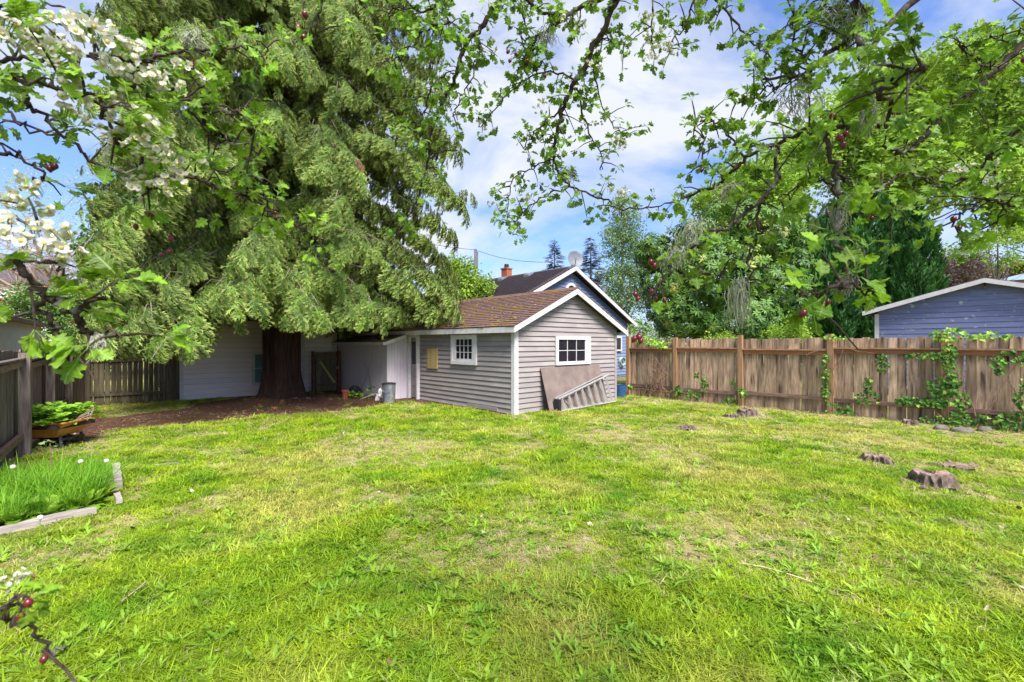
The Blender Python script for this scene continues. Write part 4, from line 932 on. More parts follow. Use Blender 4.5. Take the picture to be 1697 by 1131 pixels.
ivy('sparse ivy at the foot of the second fence post', [(1127,.25,.16,.2,1),(1152,.2,.22,.14,1),(1172,.5,.10,.2,1),(1158,.75,.05,.12,1),(1235,.35,.12,.14,1),(1215,.12,.2,.08,1),(1218,.6,.05,.06,1)], [[(1125,0),(1130,.6),(1128,.9)],[(1128,.3),(1160,.1),(1190,.05)],[(1155,0),(1170,.6),(1158,.9)]], 190)
ivy('tangle of bare ivy stems with yellow green leaves on top of the first fence bay', [(1070,1.72,.4,.12,1),(1095,1.62,.3,.08,1),(1102,1.5,.14,.05,1),(1050,.3,.1,.08,1)], [[(1092+random.uniform(-22,22), random.uniform(0,.3)), (1092+random.uniform(-20,20), random.uniform(.5,.9)), (1092+random.uniform(-18,20), random.uniform(.9,1.35))] for _ in range(16)]+[[(1050,.25),(1090,.2),(1140,.25)],[(1080,.5),(1100,.45),(1112,.8)]], 210, .5)

# ================================================================ lawn
def tuft(seed, n=22, h=.055, r=.05, w=.0032, bend=.5):
    rs = random.Random(seed); mb = MB()
    for i in range(n):
        a = rs.random()*6.28; rr = r*rs.random()**.5; b0 = Vector((rr*math.cos(a), rr*math.sin(a), -.008)); hh = h*rs.uniform(.45,1.15); d_ = Vector((rs.gauss(0,1), rs.gauss(0,1), 0)).normalized()*hh*bend*rs.random()*1.6
        s_ = Vector((-d_.y, d_.x, 0)); s_ = (s_.normalized() if s_.length > 1e-5 else Vector((1,0,0)))*w*rs.uniform(.7,1.3)
        m_ = b0+d_*.35+Vector((0,0,hh*.6)); e = b0+d_+Vector((0,0,hh*.95))
        mb.add([b0-s_, b0+s_, m_+s_*.8, m_-s_*.8, e], [(0,1,2,3),(3,2,4)])
    return mb
TF = [tuft(i, 24, .055+.008*(i%3), .05, .0028, .45+.12*i) for i in range(6)]
TFd = [tuft(50+i, 14, .045, .06, .0016, 1.6) for i in range(4)]
def lawn_pts(n, dmin, dmax, pw=1.0):
    d = dmin*(dmax/dmin)**(rng.random(n)**pw); u = rng.uniform(-1.28, 1.28, n); x = u*d; y = d; return x, y
def zarr(x, y): return (fbm(x*.8, y*.8, 20)-.5)*.05+(vnoise(x*5, y*5, 21)-.5)*.012-.012+.10*np.exp(-(np.hypot(x-TREE.x, y-TREE.y)/1.1)**2)
def inyard(x, y):
    ok = (fence_side(x, y) < -.03) & (lf_side(x, y) > .1)
    lx = (x-O0.x)*D1.x+(y-O0.y)*D1.y; ly = (x-O0.x)*D2.x+(y-O0.y)*D2.y
    ok &= ~((lx > -.02) & (lx < SW) & (ly > -.03)); ok &= ~((lx < 0) & (ly > HY-.1)); ok &= ~((lx > SW) & (ly > 4.5))
    return ok & (y < 19)
# near tufts dense, far tufts scaled up
x1, y1 = lawn_pts(26000, 1.5, 6.0, .8); x2, y2 = lawn_pts(30000, 5.0, 15.5, .8)
x = np.concatenate([x1, x2]); y = np.concatenate([y1, y2]); ok = inyard(x, y); x, y = x[ok], y[ok]
di, dr_ = masks(x, y); bedm = inpoly(x, y, BED)
pr = rng.random(len(x)); thin = np.clip((fbm(x*3.2, y*3.2, 90)-.54)*4, 0, .65); ok = (pr > di*.985) & (pr > dr_*.72) & (rng.random(len(x)) > thin) & ~bedm; x, y, dr_ = x[ok], y[ok], dr_[ok]
lush = fbm(x*1.1, y*1.1, 60); sc_ = (.55+1.0*lush)*(1+np.clip((y-4)/9, 0, .9))*rng.uniform(.7,1.2,len(x))
rot = np.stack([rng.uniform(-.12,.12,len(x)), rng.uniform(-.12,.12,len(x)), rng.uniform(0,6.28,len(x))], 1)
S3 = np.stack([sc_*1.15, sc_*1.15, sc_*(.74-.32*dr_)*np.where(y > 7, .85, 1)], 1)
xs_, ys_ = rng.uniform(-9, 13, 16000), rng.uniform(-1.0, 11, 16000)
k_ = inyard(xs_, ys_) & ((np.abs(xs_) > 1.26*ys_) | (ys_ < 1.5)); xs_, ys_ = xs_[k_], ys_[k_]; d2_, q2_ = masks(xs_, ys_); k_ = (rng.random(len(xs_)) > d2_) & (rng.random(len(xs_)) > q2_*.7) & ~inpoly(xs_, ys_, BED); xs_, ys_ = xs_[k_], ys_[k_]
EX = (xs_, ys_)
x = np.concatenate([x, EX[0]]); y = np.concatenate([y, EX[1]]); ke = len(EX[0])
rot = np.concatenate([rot, np.stack([np.zeros(ke), np.zeros(ke), rng.uniform(0,6.28,ke)], 1)]); S3 = np.concatenate([S3, np.full((ke, 3), 1.25)])
o = scatter('lawn_grass', TF, np.stack([x, y, zarr(x, y)], 1), rot, S3, GRAS); tag(o, 'patchy bright green mown grass covering the back yard', 'grass', kind='stuff')
# dry blades
x, y = lawn_pts(34000, 1.5, 15, .9); ok = inyard(x, y); x, y = x[ok], y[ok]; di, dr_ = masks(x, y)
ok = (rng.random(len(x)) < .16+dr_*.95) & (rng.random(len(x)) > di*.93) & ~inpoly(x, y, BED); x, y = x[ok], y[ok]
sc_ = rng.uniform(.4,1.0,len(x))*(1+np.clip((y-4)/7, 0, 1.3)); rot = np.stack([rng.uniform(-.3,.3,len(x)), rng.uniform(-.3,.3,len(x)), rng.uniform(0,6.28,len(x))], 1)
o = scatter('dry_grass', TFd, np.stack([x, y, zarr(x, y)], 1), rot, np.stack([sc_*1.3, sc_*1.3, sc_*.6], 1), STRAW); tag(o, 'straw coloured dead grass mixed through the lawn and along the fence', 'dry grass', kind='stuff')
# broad leaved weeds
def rosette(seed, n=9, L=.09, w=.18, up=.5):
    rs = random.Random(seed); mb = MB()
    for i in range(n):
        a = i*2.4+rs.uniform(-.3,.3); M = Euler((up*rs.uniform(.3,1.4), 0, a)).to_matrix().to_4x4() @ Matrix.Scale(L*rs.uniform(.6,1.2), 4)
        leaf_poly(mb, [(0,0),(w*.35,.2),(w*.75,.34),(w*.5,.45),(w*1.0,.6),(w*.65,.72),(w*.7,.85),(0,1)], .2, .35, M=M)
    return mb
def clover(seed):
    rs = random.Random(seed); mb = MB()
    for i in range(9):
        c = Vector((rs.gauss(0,.03), rs.gauss(0,.03), rs.uniform(.012,.03)))
        for k in range(3):
            M = Matrix.Translation(c) @ Euler((rs.uniform(-.1,.3), 0, k*2.09+rs.random()*.3)).to_matrix().to_4x4() @ Matrix.Scale(.014, 4); leaf_poly(mb, [(0,0),(.45,.5),(.35,.95),(0,.85)], .2, .1, M=M)
    return mb
WD = [rosette(1), rosette(2, 12, .11, .15, .7), rosette(3, 7, .07, .34, .35), clover(4), rosette(5, 10, .10, .12, .9)]
x, y = lawn_pts(8500, 1.5, 12, 1.0); ok = inyard(x, y); x, y = x[ok], y[ok]; di, dr_ = masks(x, y)
ok = (fbm(x*1.5, y*1.5, 70)+.12*(y < 4) > .50) & (rng.random(len(x)) > di*.95) & ~inpoly(x, y, BED); x, y = x[ok], y[ok]
rot = np.stack([rng.uniform(-.15,.15,len(x)), rng.uniform(-.15,.15,len(x)), rng.uniform(0,6.28,len(x))], 1)
o = scatter('lawn_weeds', WD, np.stack([x, y, zarr(x, y)+.006], 1), rot, rng.uniform(.28,.85,len(x)), WEED); tag(o, 'broad leaved dandelions and clover growing among the lawn grass', 'weeds', kind='stuff')
# leaf litter and chips
LT = []
for k in range(3):
    q = MB(); leaf_poly(q, [(0,0),(.25,.15),(.38,.45),(.25,.6),(.2,.85),(0,1)], .3*(k-.5), .5-.4*k); LT.append(q)
def litter(name, label, n, m, f, sc, dm=(2.2, 15)):
    x, y = lawn_pts(n, *dm); ok = inyard(x, y) & f(x, y); x, y = x[ok], y[ok]; k = len(x)
    o = scatter(name, LT, np.stack([x, y, zarr(x, y)+.02], 1), rand_rot(k, .6), rng.uniform(*sc, k), m); tag(o, label, 'leaf litter', kind='stuff')
litter('fallen_leaves', 'pale dry leaves fallen over the lawn', 420, mat('pale_dead_leaf', (.48,.36,.22), (.62,.50,.36), 8, .8, 0, rand=.25, transl=.2), lambda x, y: rng.random(len(x)) < .16+.55*(fbm(x*.6, y*.6, 80) > .56), (.03,.065))
litter('dark_litter', 'dark brown dead leaves and chips on the bare soil and lawn', 2600, mat('brown_dead_leaf', (.10,.05,.035), (.20,.11,.08), 8, .8, 0, rand=.3), lambda x, y: rng.random(len(x)) < .05+.6*inpoly(x, y, DIRT), (.03,.07))
CH_ = []
for k in range(3):
    q = MB(); q.box((-.5,-.18,0),(.5,.18,.14), jit=.06); CH_.append(q)
x = rng.uniform(-11,.5,9000); y = rng.uniform(7.5,16,9000); k_ = inyard(x, y) & inpoly(x, y, DIRT) & (rng.random(9000) < .35+.5*fbm(x*2, y*2, 44)); x, y = x[k_], y[k_]; k = len(x)
o = scatter('wood_chips', CH_, np.stack([x, y, zarr(x, y)+.004], 1), rand_rot(k, .3), rng.uniform(.015,.055,k), mat('mulch_chip', (.06,.03,.02), (.26,.16,.11), 3, .9, 0, coord='World', rand=.5)); tag(o, 'brown bark chips and crumbs strewn over the bare soil under the cedar', 'mulch', kind='stuff')
# twigs
for (u, v, L, a, col, lab) in ((222,985,.24,1.75,TANB,'pale straight twig lying on the lawn near the bottom left branch'), (1285,955,.42,2.5,STRAW,'long curved dry stem lying on the lawn right of centre'), (278,773,.3,.25,GREYP,'small pale wood sliver on the grass right of the bed'), (215,655,.5,.3,GREYP,'thin grey stick on the bare soil')):
    g = G(u, v); q = MB(); q.tube([(math.cos(a)*L*(t-.5), math.sin(a)*L*(t-.5)+.05*math.sin(t*3), .035) for t in np.linspace(0,1,6)], [.005]*5+[.002], 5); o = part('twig', q, col, None); o.location = (g.x, g.y, gz(g.x, g.y)); tag(o, lab, 'twig')

# raised bed of tall grass
TG = [tuft(90+i, 20, .36, .07, .0034, .6+.15*i) for i in range(4)]
n = 3600; x = rng.uniform(-7.5,-3.0,n); y = rng.uniform(3.2, 7.2, n); ok = inpoly(x, y, BED) & (lf_side(x, y) > .08); x, y = x[ok], y[ok]; k = len(x)
o = scatter('tall_grass', TG, np.stack([x, y, np.zeros(k)], 1), np.stack([rng.uniform(-.15,.15,k), rng.uniform(-.15,.15,k), rng.uniform(0,6.28,k)], 1), rng.uniform(.55,1.2,k)*np.where(y < 4.4, .75, 1)*np.where(x < -5.9, .8, 1)*np.where(y > 4.9, .66, 1), TALL); tag(o, 'tall lush green grass filling the left bed', 'tall grass', kind='stuff')
x, y = rng.uniform(-5.6,-3.2,340), rng.uniform(3.2,4.9,340); ok = inpoly(x, y, BED); x, y = x[ok], y[ok]; k = len(x)
o = scatter('bed_weeds', [rosette(21, 9, .16, .36, .9), rosette(22, 8, .14, .3, 1.1)], np.stack([x, y, np.zeros(k)+.02], 1), np.stack([np.zeros(k), np.zeros(k), rng.uniform(0,6.28,k)], 1), rng.uniform(.7,1.3,k), WEED); tag(o, 'broad leaved weeds at the front edge of the left bed', 'weeds', kind='stuff')
for (u, v, h) in ((20,774,.33),(132,765,.30),(175,764,.26),(65,858,.30)):
    g = G(u, v+60 if v < 800 else v+30); t_ = thing('dandelion', 'white dandelion seed head %s' % {20:'at the far left over the tall grass', 132:'standing over the middle of the tall grass', 175:'at the right end of the tall grass', 65:'near the bleached front plank'}[u], 'dandelion', (g.x, g.y, 0), group='dandelion clocks in the left bed')
    hh = P(u, v, g.y).z; q = MB(); q.tube([(0,0,0),(.01,0,hh)], .004, 4); part('stem', q, WEED, t_); q = MB(); q.blob((.01,0,hh), (.022,.022,.022), 8, 6, .1, 3); part('seed_head', q, PETAL, t_)
# bleached border planks
def plank(pa, pb_, w, th, label, z=.0, tilt=0):
    d = pb_-pa; q = MB(); n = 7
    vs = []; 
    for i in range(n):
        t = i/(n-1); c = d*t; s_ = Vector((-d.y, d.x, 0)).normalized(); ww = w*(1+.12*math.sin(i*2.1)); wob = .01*math.sin(i*1.7)
        for a, b_ in ((-ww/2, 0), (ww/2, 0), (ww/2*.95, th+wob), (-ww/2*.95, th-wob)): vs.append(c+s_*a+Vector((0,0,b_+z)))
    fs = [(i*4+j, i*4+(j+1) % 4, (i+1)*4+(j+1) % 4, (i+1)*4+j) for i in range(n-1) for j in range(4)]+[(3,2,1,0), tuple((n-1)*4+j for j in range(4))]
    q.add(vs, fs); o = part('border_plank', q, GREYP, None); o.location = pa; tag(o, label, 'plank', 'bleached planks edging the bed')
plank(G(-150,918), G(158,850), .10, .055, 'long bleached plank edging the front of the tall grass bed')
plank(G(192,782), G(196,812), .075, .11, 'short upright bleached board at the right corner of the bed')
plank(G(184,805), G(198,838), .05, .05, 'splintered grey board leaning beside the bed corner', .02)
# rose cutting in the bed
g = G(83, 800); t_ = thing('rose_cutting', 'small thin stemmed rose with pale leaves in front of the wheelbarrow', 'plant', (g.x, g.y, 0))
zt = P(83, 735, g.y).z; q = MB(); q.tube([(0,0,0),(.01,0,zt*.5),(0,0,zt)], .006, 5); part('stem', q, VINE, t_)
pts = [(random.gauss(0,.06), random.gauss(0,.05), zt+random.uniform(-.05,.05)) for _ in range(16)]
scatter('leaves', [ivy_leaf(.6)], pts, rand_rot(16, .8), np.full(16, .038), mat('pale_rose_leaf', (.16,.26,.07), (.26,.34,.12), 5, .6, 0, transl=.3), t_)

# ================================================================ stumps, rocks
slabs = ('largest rough split stump at the right of the lawn', 'medium low stump left of the largest stump', 'small dark flat stump with splinters nearest the shed', 'purplish log stump close to the fence', 'mossy broken stump piece beside the purplish log', 'small flat stump fragment just behind the largest stump', 'little pale cut stump against the fence under the ivy')
for i, (u, v, r, h) in enumerate(STUMPS):
    g = G(u, v); rs = random.Random(i+5); t_ = thing('tree_stump', slabs[i], 'tree stump', (g.x, g.y, gz(g.x, g.y)), rs.random()*6, 'cut tree stumps on the lawn')
    n = 40; vs = []; tops = [rs.uniform(.72,1.12) for _ in range(n)]; rad = [1+.13*math.sin(j*.47+i*2)+.06*math.sin(j*1.9+i)+rs.uniform(-.13,.13) for j in range(n)]
    for k, (kr, kz) in enumerate(((1.25,-.03), (1.03,.2), (.94,.5), (.90,.85), (.86,1.0))):
        for j in range(n):
            a = 2*math.pi*j/n; rr = r*kr*rad[j]*(1+(.12*math.sin(j*2.9+k) if k < 3 else 0)); vs.append((rr*math.cos(a), rr*math.sin(a)*.8, h*kz*(tops[j] if k > 2 else 1)))
    fs = [(k*n+j, k*n+(j+1) % n, (k+1)*n+(j+1) % n, (k+1)*n+j) for k in range(4) for j in range(n)]
    q = MB(); q.add(vs, fs); part('bark', q, STUMPM, t_)
    q = MB(); top = vs[-n:]; ins = [(x_*.55, y_*.55, z_*rs.uniform(.82,1.02)) for x_, y_, z_ in top]; q.add(top+ins+[(0,0,h*.9)], [(j, (j+1) % n, n+(j+1) % n, n+j) for j in range(n)]+[(n+j, n+(j+1) % n, 2*n) for j in range(n)]); part('cut_top', q, STUMPT if i not in (2,) else STUMPM, t_)
    if i in (0, 2, 5):
        for k in range(5):
            a = rs.random()*6.28; q = MB(); q.beam((math.cos(a)*r*.8, math.sin(a)*r*.6, .01), (math.cos(a)*r*(1.3+rs.random()*.5), math.sin(a)*r*1.3, .03+rs.random()*.02), .03, .02); part('splinter', q, STUMPT, t_)
for i, (u, v, sx) in enumerate(((1560,712,.16), (1595,716,.22), (1633,715,.15))):
    g = G(u, v); q = MB(); q.blob((0,0,.015), (sx*.8,sx*.6,.075), 12, 8, .18, i); o = part('rock', q, ROCK, None, smooth=True); o.location = g; tag(o, ('flat brown rock left of the ivy post foot', 'largest smooth grey rock right of the ivy post foot', 'pale rock furthest right below the fence')[i], 'rock', 'rocks at the foot of the fence')
q = MB(); q.box((-.05,-.03,0),(.05,.03,.07)); 
# ================================================================ wheelbarrow
g = G(88, 738); wb = thing('wheelbarrow', 'orange wheelbarrow with black legs parked against the left fence', 'wheelbarrow', (g.x, g.y, 0), math.radians(8))
k = g.y/F; hw = 42*k                       # half the tray's width in metres
zt = P(88, 697, g.y).z; zb = P(88, 716, g.y).z
q = MB(); dpt = .36
def ring(hx, hy, z, ox=0): return [(-hx+ox,-hy,z),(hx+ox,-hy,z),(hx+ox,hy,z),(-hx+ox,hy,z)]
v_ = ring(hw,dpt,zt)+ring(hw*.55,dpt*.6,zb-.05,-.02)+ring(hw-.02,dpt-.02,zt)+ring(hw*.53,dpt*.56,zb-.03,-.02)
q.add(v_, [(0,1,5,4),(1,2,6,5),(2,3,7,6),(3,0,4,7),(4,5,6,7),(8,12,13,9),(9,13,14,10),(10,14,15,11),(11,15,12,8),(12,15,14,13),(0,8,9,1),(1,9,10,2),(2,10,11,3),(3,11,8,0)]); tray = part('tray', q, ORNG, wb)
q = MB(); q.tube([(-hw,-dpt,zt),(hw,-dpt,zt),(hw,dpt,zt),(-hw,dpt,zt),(-hw,-dpt,zt)], .014, 6); part('rim', q, ORNG, tray)
for sy in (-1, 1):
    q = MB(); q.beam((hw*.62, sy*.2, zb-.04), (hw*.72, sy*.24, 0), .035, .035); part('leg', q, BLK, wb)
    q = MB(); q.beam((-hw*1.0, sy*.17, zb-.02), (hw*.75, sy*.10, .10), .03, .035); part('handle', q, BLK, wb)
    q = MB(); q.beam((hw*.3, sy*.2, .02), (hw*.9, sy*.2, .02), .03, .03); part('skid', q, BLK, wb)
    q = MB(); q.beam((-hw*.55, sy*.2, zb-.04), (-hw*.5, sy*.22, 0), .035, .035); part('leg', q, BLK, wb)
q = MB(); q.beam((hw*.7,-.22,.12),(hw*.7,.22,.12),.03,.03); part('crossbar', q, BLK, wb)
q = MB(); q.tube([(.17*math.cos(a)+.02, .0, .17+.17*math.sin(a)) for a in np.linspace(0,2*math.pi,16)], .04, 8); part('wheel', q, BLK, wb)
pl = thing('wheelbarrow_plants', 'bright green leafy plants filling the orange wheelbarrow', 'plants', (g.x, g.y, zt-.05))
q = MB(); q.box((-hw+.03,-dpt+.03,-.04),(hw-.03,dpt-.03,.02)); part('soil', q, mat('dark_soil', (.03,.02,.014), (.06,.04,.03), 10, .95, .5), pl)
n = 260; pts = np.stack([rng.uniform(-hw*.95,hw*.95,n), rng.uniform(-dpt,dpt,n), rng.uniform(.02,.27,n)], 1)
scatter('leaves', [rosette(31, 8, .10, .42, .8), rosette(32, 6, .09, .5, .6)], pts, rand_rot(n, .4), rng.uniform(.6,1.1,n), mat('lettuce_leaf', (.20,.42,.03), (.34,.55,.06), 4, .5, 0, coord='World', transl=.35, rand=.3), pl)
q = MB()
for k_ in range(5): q.tube([(hw*.8,0,.05),(hw+.06+.03*k_,random.uniform(-.1,.1),.08+.04*k_),(hw+.13+.02*k_,random.uniform(-.1,.1),.14-.02*k_)], [.008,.006,.003], 4)
part('stem', q, TANB, pl)

# ================================================================ trash by the lean-to
g = G(644.5, 668); tc_ = thing('trash_can', 'dented galvanised trash can standing at the corner of the lean-to', 'trash can', g)
q = MB(); n = 28; vs = []
for z, r in ((0,.155),(.02,.16),(.25,.168),(.48,.178),(.5,.185),(.52,.185),(.52,.17),(.48,.165),(.1,.15)):
    for j in range(n):
        a = 2*math.pi*j/n; rr = r*(1+(.018 if j % 2 else 0)*(0.05 < z < .47)-.05*math.exp(-((a-4.3)/.3)**2)*(.1 < z < .4)); vs.append((rr*math.cos(a), rr*math.sin(a), z))
q.add(vs, [(i*n+j, i*n+(j+1) % n, (i+1)*n+(j+1) % n, (i+1)*n+j) for i in range(8) for j in range(n)]); part('body', q, GALV, tc_)
q = MB(); q.lathe([(.186,.515),(.196,.52),(.196,.53),(.12,.55),(0,.555)], 28); part('lid', q, BLK, tc_)
q = MB(); q.tube([(-.1,-.16,.36),(-.1,-.2,.33),(.0,-.21,.31),(.06,-.2,.33),(.06,-.17,.36)], .007, 5); part('handle', q, METALG, tc_)
g = G(572, 661); pt_ = thing('flower_pot', 'terracotta flower pot on the soil below the lean-to wall', 'flower pot', g)
q = MB(); q.lathe([(0,0),(.075,0),(.095,.19),(.108,.19),(.112,.25),(.098,.25),(.09,.2),(0,.2)], 20); part('pot', q, TERRA, pt_)
q = MB(); q.blob((0,0,.13), (.19,.15,.17), 12, 8, .35, 4); o = part('black_bag', q, BLK, None); o.location = G(588, 656); tag(o, 'crumpled black plastic bag behind the terracotta pot', 'plastic bag')
q = MB(); q.blob((0,0,.13), (.07,.06,.19), 10, 8, .4, 9); o = part('white_bag', q, WH, None); o.location = G(625, 663); o.rotation_euler = (0,.35,0); tag(o, 'crumpled whitish bag leaning left of the trash can', 'bag')
q = MB(); q.beam((-.25,0,.02),(.2,.0,.19),.06,.02); o = part('loose_board', q, GREYP, None); o.location = G(612, 663); tag(o, 'loose pale board lying aslant left of the trash can', 'board')
g = G(600, 660); n = 60; pts = np.stack([rng.uniform(-.45,.35,n), rng.uniform(-.15,.15,n), rng.uniform(.02,.18,n)], 1); pts[:12,2] += .22; pts[:12,0] = .25+rng.normal(size=12)*.05
t_ = thing('weed_clump', 'leafy green weeds among the rubbish by the lean-to wall', 'weeds', g); scatter('leaves', [ivy_leaf(.8), ivy_leaf(.4)], pts, rand_rot(n, .8), rng.uniform(.06,.12,n), IVYL, t_)
q = MB(); wl = [W(LX-.03, 6.3, .15), W(LX-.03, 5.9, .6), W(LX-.03, 5.6, 1.1), W(LX-.04, 5.45, 1.5)]; q.tube(wl, [.006,.005,.004,.003], 4); q.tube([W(LX-.03,5.6,.1), W(LX-.03,5.75,.6), W(LX-.03,5.95,.9), W(LX-.03,6.1,1.0)], [.006,.005,.004,.002], 4)
o = part('dry_vine', q, VINE, None); tag(o, 'thin dry vine stems climbing the grey lean-to wall', 'vine')
# pale chips by the trunk foot
for i, (u, v) in enumerate(((468,668),(490,664),(455,676),(510,663),(430,672),(548,664))):
    g = G(u, v); q = MB(); q.blob((0,0,.02), (.07,.045,.03), 8, 5, .35, i+30); o = part('stone', q, ROCK if i % 2 else TERRA, None); o.location = (g.x, g.y, gz(g.x, g.y)); tag(o, ('grey stone lying against the front of the cedar trunk foot','reddish brick chip right of the cedar trunk foot','reddish brick chip farthest forward below the cedar trunk','grey stone right of the cedar trunk foot, by the gate','grey stone left of the cedar trunk foot','stone lying on the soil in front of the wooden gate')[i], 'stone', 'small stones at the foot of the cedar')

# ================================================================ hawthorns over the camera
HL = [haw_leaf(.1+.12*i, .12+.1*(i % 3)) for i in range(6)]
for h_ in HL: pass
HLM = [h_.mesh('leaf', LEAFH) for h_ in HL]
def catmull(pts, k=5):
    out_ = []; n = len(pts)
    for i in range(n-1):
        p0, p1, p2, p3 = pts[max(i-1,0)], pts[i], pts[i+1], pts[min(i+2,n-1)]
        for j in range(k):
            t = j/k; out_.append(.5*((2*p1)+(p2-p0)*t+(2*p0-5*p1+4*p2-p3)*t*t+(3*p1-p0-3*p2+p3)*t**3))
    out_.append(pts[-1]); return out_
LSC, DSC = .84, 1.25; random.seed(5)
def hawthorn(label, trunk, branches, berries, blossoms, lichens):
    t_ = thing('hawthorn_tree', label, 'tree', trunk); T = Vector(trunk); LP, LD, LU, LS = [], [], [], []
    limb_ends = []
    for (px, d0, d1, r0, r1, dens, ls, parentless) in branches:
        n = len(px); pts = [P(u, v, d0+(d1-d0)*i/(n-1)) for i, (u, v) in enumerate(px)]
        c = catmull(pts, 6); c = [p+Vector((random.gauss(0,1), random.gauss(0,1), random.gauss(0,1)))*.004 for p in c]; k = len(c)
        q = MB(); q.tube([p-T for p in c], [.82*(r0+(r1-r0)*i/(k-1))*random.uniform(.88,1.15) for i in range(k)], 7)
        if parentless: limb_ends.append((c[0], r0, (c[0]-c[2]).normalized()))
        tot = sum((c[i+1]-c[i]).length for i in range(k-1)); nt_ = max(2, int(tot*dens*DSC))
        for j in range(nt_):
            f = (j+random.random())/nt_*(k-1); i = min(int(f), k-2); p = c[i].lerp(c[i+1], f-i); ax = (c[i+1]-c[i]).normalized()
            side = ax.cross(Vector((random.gauss(0,1), random.gauss(0,1), random.gauss(0,1)))).normalized(); L = random.uniform(.008,.075)*(ls/.04)
            if random.random() < .2: L *= 1.8
            td = (side+ax*random.uniform(0,.8)+Vector((0,0,.1))).normalized(); e = p+td*L*.6+Vector((0,0,.005)); e2 = p+td*L
            q.tube([p-T, e-T, e2-T], [.0026,.002,.0014], 4, False)
            for m_ in range(random.randint(4, 8)):
                ld = (td*.85+Vector((random.gauss(0,1), random.gauss(0,1), random.gauss(0,.8)))*.62).normalized()
                LP.append(e2-T+ld*.32*ls); LD.append(ld); LU.append(td*.5+Vector((random.gauss(0,.45), random.gauss(-.35,.45), .7))); LS.append(ls*LSC*random.uniform(.5,1.15))
        part('branch', q, BARKH, t_, smooth=True)
    # trunk and the limbs that carry the branches
    q = MB(); q.tube([(0,0,-.05),(.02,0,.2),(.03,.03,1.2),(0,.0,2.2)], [.17,.13,.11,.10], 10); part('trunk', q, BARKH, t_, smooth=True)
    for e, r, dn in limb_ends:
        s0 = Vector((0,0,2.15)); e_ = e-T; uo, vo = CX+F*e.x/max(e.y,.1)-CX, HV-F*(e.z-CH)/max(e.y,.1)-565; rl = math.hypot(uo, vo); e1 = e_+Vector((uo/rl*.45, -.12, -vo/rl*.45)); b1 = s0.lerp(e1, .5)+Vector((.1*uo/rl,-.45,.15)); pts = catmull([s0, b1, e1, e_], 5)
        k_ = len(pts); q = MB(); q.tube(pts, [r+(.05-r)*(1-i/(k_-1))**1.6 for i in range(k_)], 7); part('limb', q, BARKH, t_, smooth=True)
    LP, LS = np.array(LP), np.array(LS); R_ = orient(np.array(LD), np.array(LU)); wp = LP+np.array(T); dist = wp[:,1]
    du = np.maximum(dist, .05); pu = CX+F*wp[:,0]/du; pv = HV-F*(wp[:,2]-CH)/du; rr_ = rng.random(len(du))
    keep = (dist > .3) & ~((pu < 420) & (pv > 590) & (pv < 930)) & ~((pu > 700) & (pv > 548) & (pv < 1200))
    keep &= ~((pu > 1325) & (pu < 1550) & (pv > 385) & (pv < 450) & (rr_ < .5)) & ~((pu > 1080) & (pu < 1325) & (pv > 400) & (rr_ < .4))   # pruned twigs
    keep &= ~((pu < 150) & (pv > 240) & (pv < 380) & (rr_ < .45))
    LP, LS, R_, wp, dist = LP[keep], LS[keep], R_[keep], wp[keep], dist[keep]
    uu = CX+F*wp[:,0]/dist; vv = HV-F*(wp[:,2]-CH)/dist; vis = (uu > -10) & (uu < 1707) & (vv > -10) & (vv < 1140); app = np.where(vis, LS/dist, 0)
    idx = np.argsort(-app)[:290]; rest = np.ones(len(LP), bool); rest[idx] = False
    for i in idx:
        m_ = HLM[random.randrange(6)]; o = link('leaf', m_, t_, LP[i], R_[i], LS[i])
    scatter('leaves', HL, LP[rest], R_[rest], LS[rest], LEAFH, t_)
    bm = MB(); bm.blob((0,0,0), (1,1,1.15), 12, 8, .03, 1); bm.cm = 1; bm.tube([(0,0,-1.1),(0,0,-1.4)], .35, 6); bmesh_ = bm.mesh('berry', [BERRY, BARKH], True)
    for (u, v, d, s_) in berries:
        p = P(u, v, d)-T; o = link('berry', bmesh_, t_, p, (random.uniform(-.5,.5), random.uniform(-.5,.5), 0), s_*.8)
        q = MB(); q.tube([(0,0,1.1),(.6,.3,3.5)], .12, 4); link('stalk', q.mesh('stalk', BARKH), o)
    fl = []
    for s_ in range(3):
        rs = random.Random(s_); q = MB()
        for i in range(14):
            a = rs.random()*6.28; rr = .034*rs.random()**.5; c = Vector((rr*math.cos(a), rr*math.sin(a), .012-rr*rr*9+rs.uniform(-.003,.003))); tilt = Euler((rs.gauss(0,.5), rs.gauss(0,.5), rs.random()*6)).to_matrix().to_4x4()
            for k in range(5):
                M = Matrix.Translation(c) @ tilt @ Euler((.15,0,k*1.2566)).to_matrix().to_4x4(); vs = [M @ Vector(v) for v in ((0,.0,0),(.0022,.0022,.0012),(.0034,.0054,.0032),(0,.0074,.0042),(-.0034,.0054,.0032),(-.0022,.0022,.0012))]
                q.cm = 0; q.add(vs, [(0,1,2,3),(0,3,4,5)])
            q.cm = 1; q.blob(c+Vector((0,0,.0022)), (.0026,.0026,.002), 6, 4, 0, 1)
            q.cm = 2; q.tube([c, Vector((c.x*.8,c.y*.8,-.006))], .0007, 3, False)
        fl.append(q.mesh('blossom_cluster', [PETAL, STAMEN, LEAFH]))
    for (u, v, d, s_) in blossoms:
        for k in range(1): link('blossom_cluster', random.choice(fl), t_, P(u+random.uniform(-9,9)*k, v+random.uniform(-7,7)*k, d-.03)-T, (random.uniform(.2,1.35), random.uniform(-.5,.5), random.uniform(0,6)), s_*1.05)
